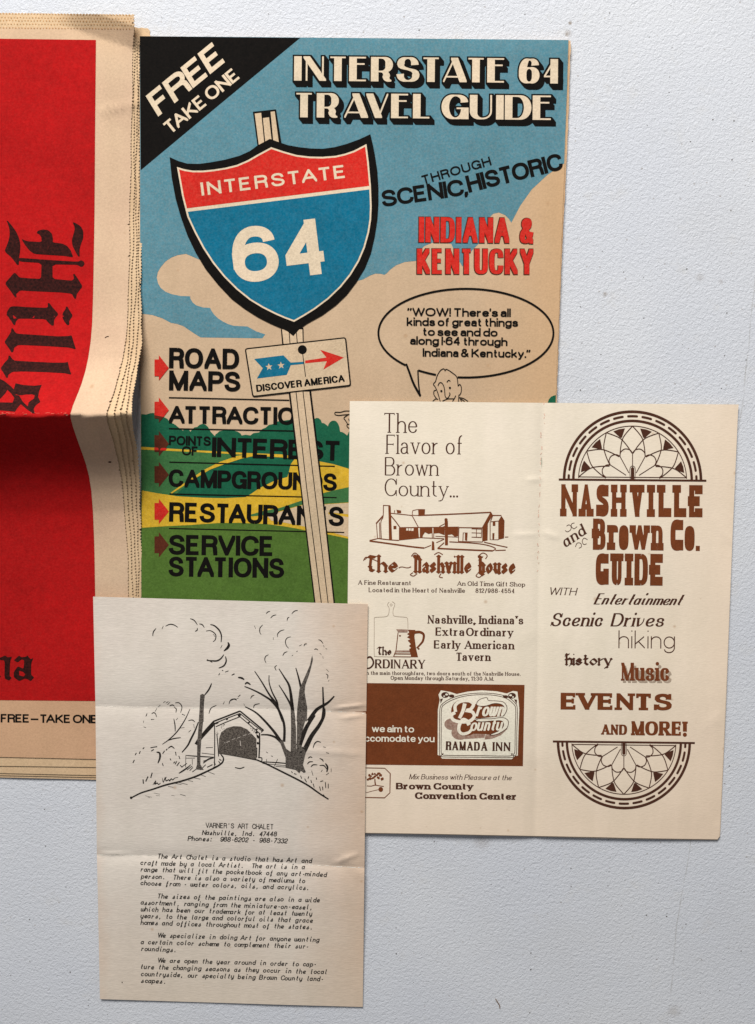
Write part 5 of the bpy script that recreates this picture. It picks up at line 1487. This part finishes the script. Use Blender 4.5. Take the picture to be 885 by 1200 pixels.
# big tree
pt2(FD, 1.2, 3.6, [(220, 48), (290, 85), (350, 140), (420, 220), (468, 290)])
pt2(FD, 1.3, 3.0, [(330, 242), (380, 243), (430, 260), (475, 300)])
pt2(FD, 2.6, 3.0, [(395, 0), (440, 50), (475, 120), (492, 190), (490, 290)])
pt2(FB, .9, 3.2, [(180, 515), (230, 590), (290, 690), (340, 760), (390, 885)])
pt2(FB, 1.0, 2.4, [(105, 628), (160, 650), (230, 685), (310, 735)])
pt2(FB, .8, 2.4, [(287, 545), (288, 600), (310, 670), (345, 740), (352, 785)])
pt2(FB, .9, 5.0, [(360, 497), (400, 560), (435, 620), (450, 700), (460, 800), (468, 885)])
pt2(FB, .9, 3.0, [(360, 618), (400, 680), (440, 750), (460, 800)])
pt2(FB, .9, 2.8, [(485, 490), (505, 560), (525, 645)])
pt2(FB, 1.4, 3.2, [(685, 632), (688, 720), (690, 800), (680, 885)])
pt2(FB, 1.4, 5.0, [(770, 700), (720, 750), (640, 800), (580, 885)])
pt2(FD, 3.2, 7.0, [(700, 105), (650, 180), (610, 270), (590, 320)])
pt2(FD, 2.4, 6.5, [(768, 60), (765, 110), (730, 180), (680, 250), (640, 330), (610, 380)])
dark = [FB([(607, 398), (612, 430), (590, 520), (555, 620), (550, 670), (570, 790), (567, 885), (490, 885), (495, 800), (512, 650), (520, 630), (555, 550), (590, 470), (600, 420)]),
        FD([(590, 40), (648, 40), (650, 70), (640, 130), (612, 230), (590, 340), (575, 340), (578, 250), (580, 120)]),
        FD([(458, 285), (478, 275), (505, 340), (535, 360), (538, 200), (535, 60), (560, 80), (572, 200), (572, 340), (600, 310), (612, 325), (632, 325), (640, 360), (620, 450), (640, 500), (625, 505), (605, 490), (595, 508), (570, 485), (500, 470), (500, 400)]),
        FC([(597, 0), (627, 0), (618, 180), (606, 300), (600, 400), (600, 480), (625, 520), (565, 515), (575, 480), (576, 330), (590, 150)]), FA([(535, 692), (552, 683), (569, 692), (562, 760), (560, 890), (524, 890), (532, 780)])]
archp = FD([(38, 370), (40, 270), (55, 225), (95, 195), (140, 183), (190, 185), (235, 205), (270, 240), (298, 270), (298, 413), (230, 402), (120, 383)])
fl_w = [r_ for s in ([(90, 295), (115, 285)], [(130, 275), (150, 268)], [(165, 265), (190, 255)], [(205, 248), (230, 240)], [(240, 238), (262, 232)], [(185, 280), (190, 320)], [(75, 298), (84, 296)]) for r_ in ribbon(FD(s), .7)]
pw(FB, .85, [(265, 90), (278, 76), (295, 72)], [(298, 122), (315, 105), (340, 97)], [(455, 90), (475, 70), (500, 65)], [(420, 142), (425, 122), (437, 115)], [(178, 178), (188, 202)], [(240, 172), (220, 195), (218, 225), (228, 243)], [(400, 208), (370, 218), (350, 240), (350, 262)], [(318, 265), (318, 282)], [(448, 260), (420, 270), (408, 295), (415, 325), (432, 345)], [(388, 402), (400, 380), (422, 370)],
   [(283, 393), (262, 405), (255, 430), (265, 455)], [(345, 472), (330, 485), (340, 510)], [(510, 328), (530, 318)], [(545, 330), (552, 315), (568, 313)], [(488, 370), (500, 365)], [(455, 402), (465, 395)], [(652, 282), (670, 288), (688, 312)], [(622, 355), (635, 350), (650, 358)], [(690, 322), (695, 338)], [(705, 345), (716, 352)], [(662, 382), (675, 392)], [(685, 405), (688, 422)], [(712, 500), (728, 518)], [(708, 535), (722, 545), (720, 570)], [(725, 590), (732, 582)],
   [(0, 735), (25, 722), (48, 730)], [(70, 690), (62, 705)], [(60, 715), (48, 718)], [(150, 718), (160, 700), (178, 692)], [(172, 790), (180, 765), (218, 755)], [(100, 755), (105, 770)])
pw(FB, 1.7, [(10, 545), (32, 535)], [(57, 562), (80, 565), (103, 578)], [(108, 612), (125, 600), (150, 615)])
pw(FD, 1.1, [(690, 335), (700, 305), (720, 288), (745, 295)], [(760, 325), (778, 330)], [(780, 365), (800, 370)], [(655, 405), (670, 395), (685, 400)], [(650, 445), (665, 430), (690, 428)], [(675, 465), (690, 450), (720, 450)], [(735, 405), (755, 415), (760, 428)], [(735, 455), (765, 455), (785, 480)], [(745, 498), (755, 485)], [(680, 490), (690, 525)], [(815, 475), (815, 500)], [(780, 520), (800, 505)], [(365, 360), (378, 368)], [(400, 388), (412, 392)])
pw(FD, 1.8, [(775, 440), (790, 465), (785, 500)], [(603, 525), (612, 545)], [(632, 545), (645, 570)], [(660, 530), (655, 545)], [(690, 580), (698, 605)], [(712, 538), (715, 552)], [(735, 600), (742, 628)], [(755, 600), (758, 625)], [(775, 570), (778, 610)], [(795, 612), (795, 580)], [(740, 565), (760, 560)], [(760, 655), (768, 665)], [(540, 495), (548, 505)], [(558, 510), (575, 515)], [(675, 555), (680, 575)])
fs_.build('bridge_drawing', shape(pen), M['pen'], 0.00012)
dr = bpy.data.objects['bridge_drawing']
fs_.build('tree_shade', shape(dark[:3]), M['pen_tree'], 0.00015, dr, cut=True)
fs_.build('dead_trunk_shade', shape(dark[3:]), M['pen_tree'], 0.00015, dr, cut=True)
fs_.build('arch_shade', shape([archp], fl_w), M['pen_half'], 0.00013, dr, cut=True)
fs_.build('heading_lettering', text(Font(.15, .135, W=.9, mono=.8, k=.56), "VARNER'S ART CHALET", (241, 970), (320.2, 971.9), 6.0), M['type'], 0.00012)
typed = [('Nashville, Ind. 47448', (236.6, 978.3), (324.6, 980.3), 5.7), ('Phones:  988-6202 - 988-7332', (219.9, 985.2), (337.6, 988.2), 5.8),
         ('The Art Chalet is a studio that has Art and', (185.5, 1006.1), (366.2, 1011.3)), ('craft made by a local Artist.  The art is in a', (164.6, 1013.7), (357.6, 1018.9)), ('range that will fit the pocketbook of any art-minded', (164.6, 1021.4), (383.6, 1027.6)), ('person.  There is also a variety of mediums to', (164.6, 1029.5), (357.8, 1035)), ('choose from - water colors, oils, and acrylics.', (164.6, 1037.4), (361.2, 1043)),
         ('The sizes of the paintings are also in a wide', (185.5, 1052.8), (374.8, 1057.6)), ('assortment, ranging from the miniature-on-easel,', (164.6, 1060.2), (365.2, 1066)), ('which has been our trademark for at least twenty', (164.6, 1068), (366, 1073.6)), ('years, to the large and colorful oils that grace', (164.6, 1076), (366.6, 1081.4)), ('homes and offices throughout most of the states.', (164.6, 1083.7), (365.2, 1089.2)),
         ('We specialize in doing Art for anyone wanting', (185.5, 1098.8), (374.8, 1104)), ('a certain color scheme to complement their sur-', (164.8, 1106.4), (361.4, 1111.8)), ('roundings.', (165.4, 1114.4), (205.8, 1115.8)),
         ('We are open the year around in order to cap-', (185.5, 1128), (370.2, 1132.8)), ('ture the changing seasons as they occur in the local', (165.3, 1135.6), (383.2, 1141.8)), ('countryside, our specialty being Brown County land-', (165.3, 1144), (378.6, 1150)), ('scapes.', (165.3, 1151.8), (193.6, 1152.8))]
for it in typed:
    fs_.build('typed_line', text(TYPE, it[0], it[1], it[2], it[3] if len(it) > 3 else 5.8, jit=.22), M['type'], 0.00012)
for C, n in ((C1, 54), (C2, 54)):  # pale strokes put each crease's bright lit line into colour, with broken fibres
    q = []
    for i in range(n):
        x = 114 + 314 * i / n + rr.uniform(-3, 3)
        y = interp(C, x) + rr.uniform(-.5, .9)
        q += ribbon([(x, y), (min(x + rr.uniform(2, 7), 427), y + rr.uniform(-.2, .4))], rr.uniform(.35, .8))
    fs_.build('crease_bright_line', shape(q), M['crease'], 0.00010)
fs_.build('ink_dot', shape([ell(143.2, 1151.2, .6, .9, 8)]), M['type'], 0.00012)

# ================================================================== a curled hair lying on the table
lint = Thing('lint_fibre', 'tiny curled brown fibre lying on bare white table below the cream brochure', 'fibre', 583, 1175, 0)
crv = [P(580.5, 1170, .0004), P(583, 1174, .0006), (P(585.6, 1178, .0005)), P(586, 1182.5, .0004)]
bm = bmesh.new()
prev = None
pts3 = []
for i in range(len(crv) - 1):
    for t in (0, .5):
        pts3.append(crv[i].lerp(crv[i + 1], t))
pts3.append(crv[-1])
for i, p in enumerate(pts3):
    d = (pts3[min(i + 1, len(pts3) - 1)] - pts3[max(i - 1, 0)]).normalized()
    a = d.cross(Vector((0, 0, 1))).normalized()
    b = a.cross(d)
    r_ = 0.00022 if 0 < i < len(pts3) - 1 else 0.0001
    ring = [bm.verts.new(p - lint.org + (a * math.cos(w) + b * math.sin(w)) * r_) for w in [R(60 * j) for j in range(6)]]
    if prev:
        for j in range(6):
            bm.faces.new([prev[j], prev[(j + 1) % 6], ring[(j + 1) % 6], ring[j]])
    prev = ring
me = bpy.data.meshes.new('strand')
bm.to_mesh(me)
bm.free()
me.materials.append(ink('brown_fibre', (120, 92, 66), (150, 120, 90), .2, .1))
ob = bpy.data.objects.new('strand', me)
sc.collection.objects.link(ob)
ob.parent = lint.o
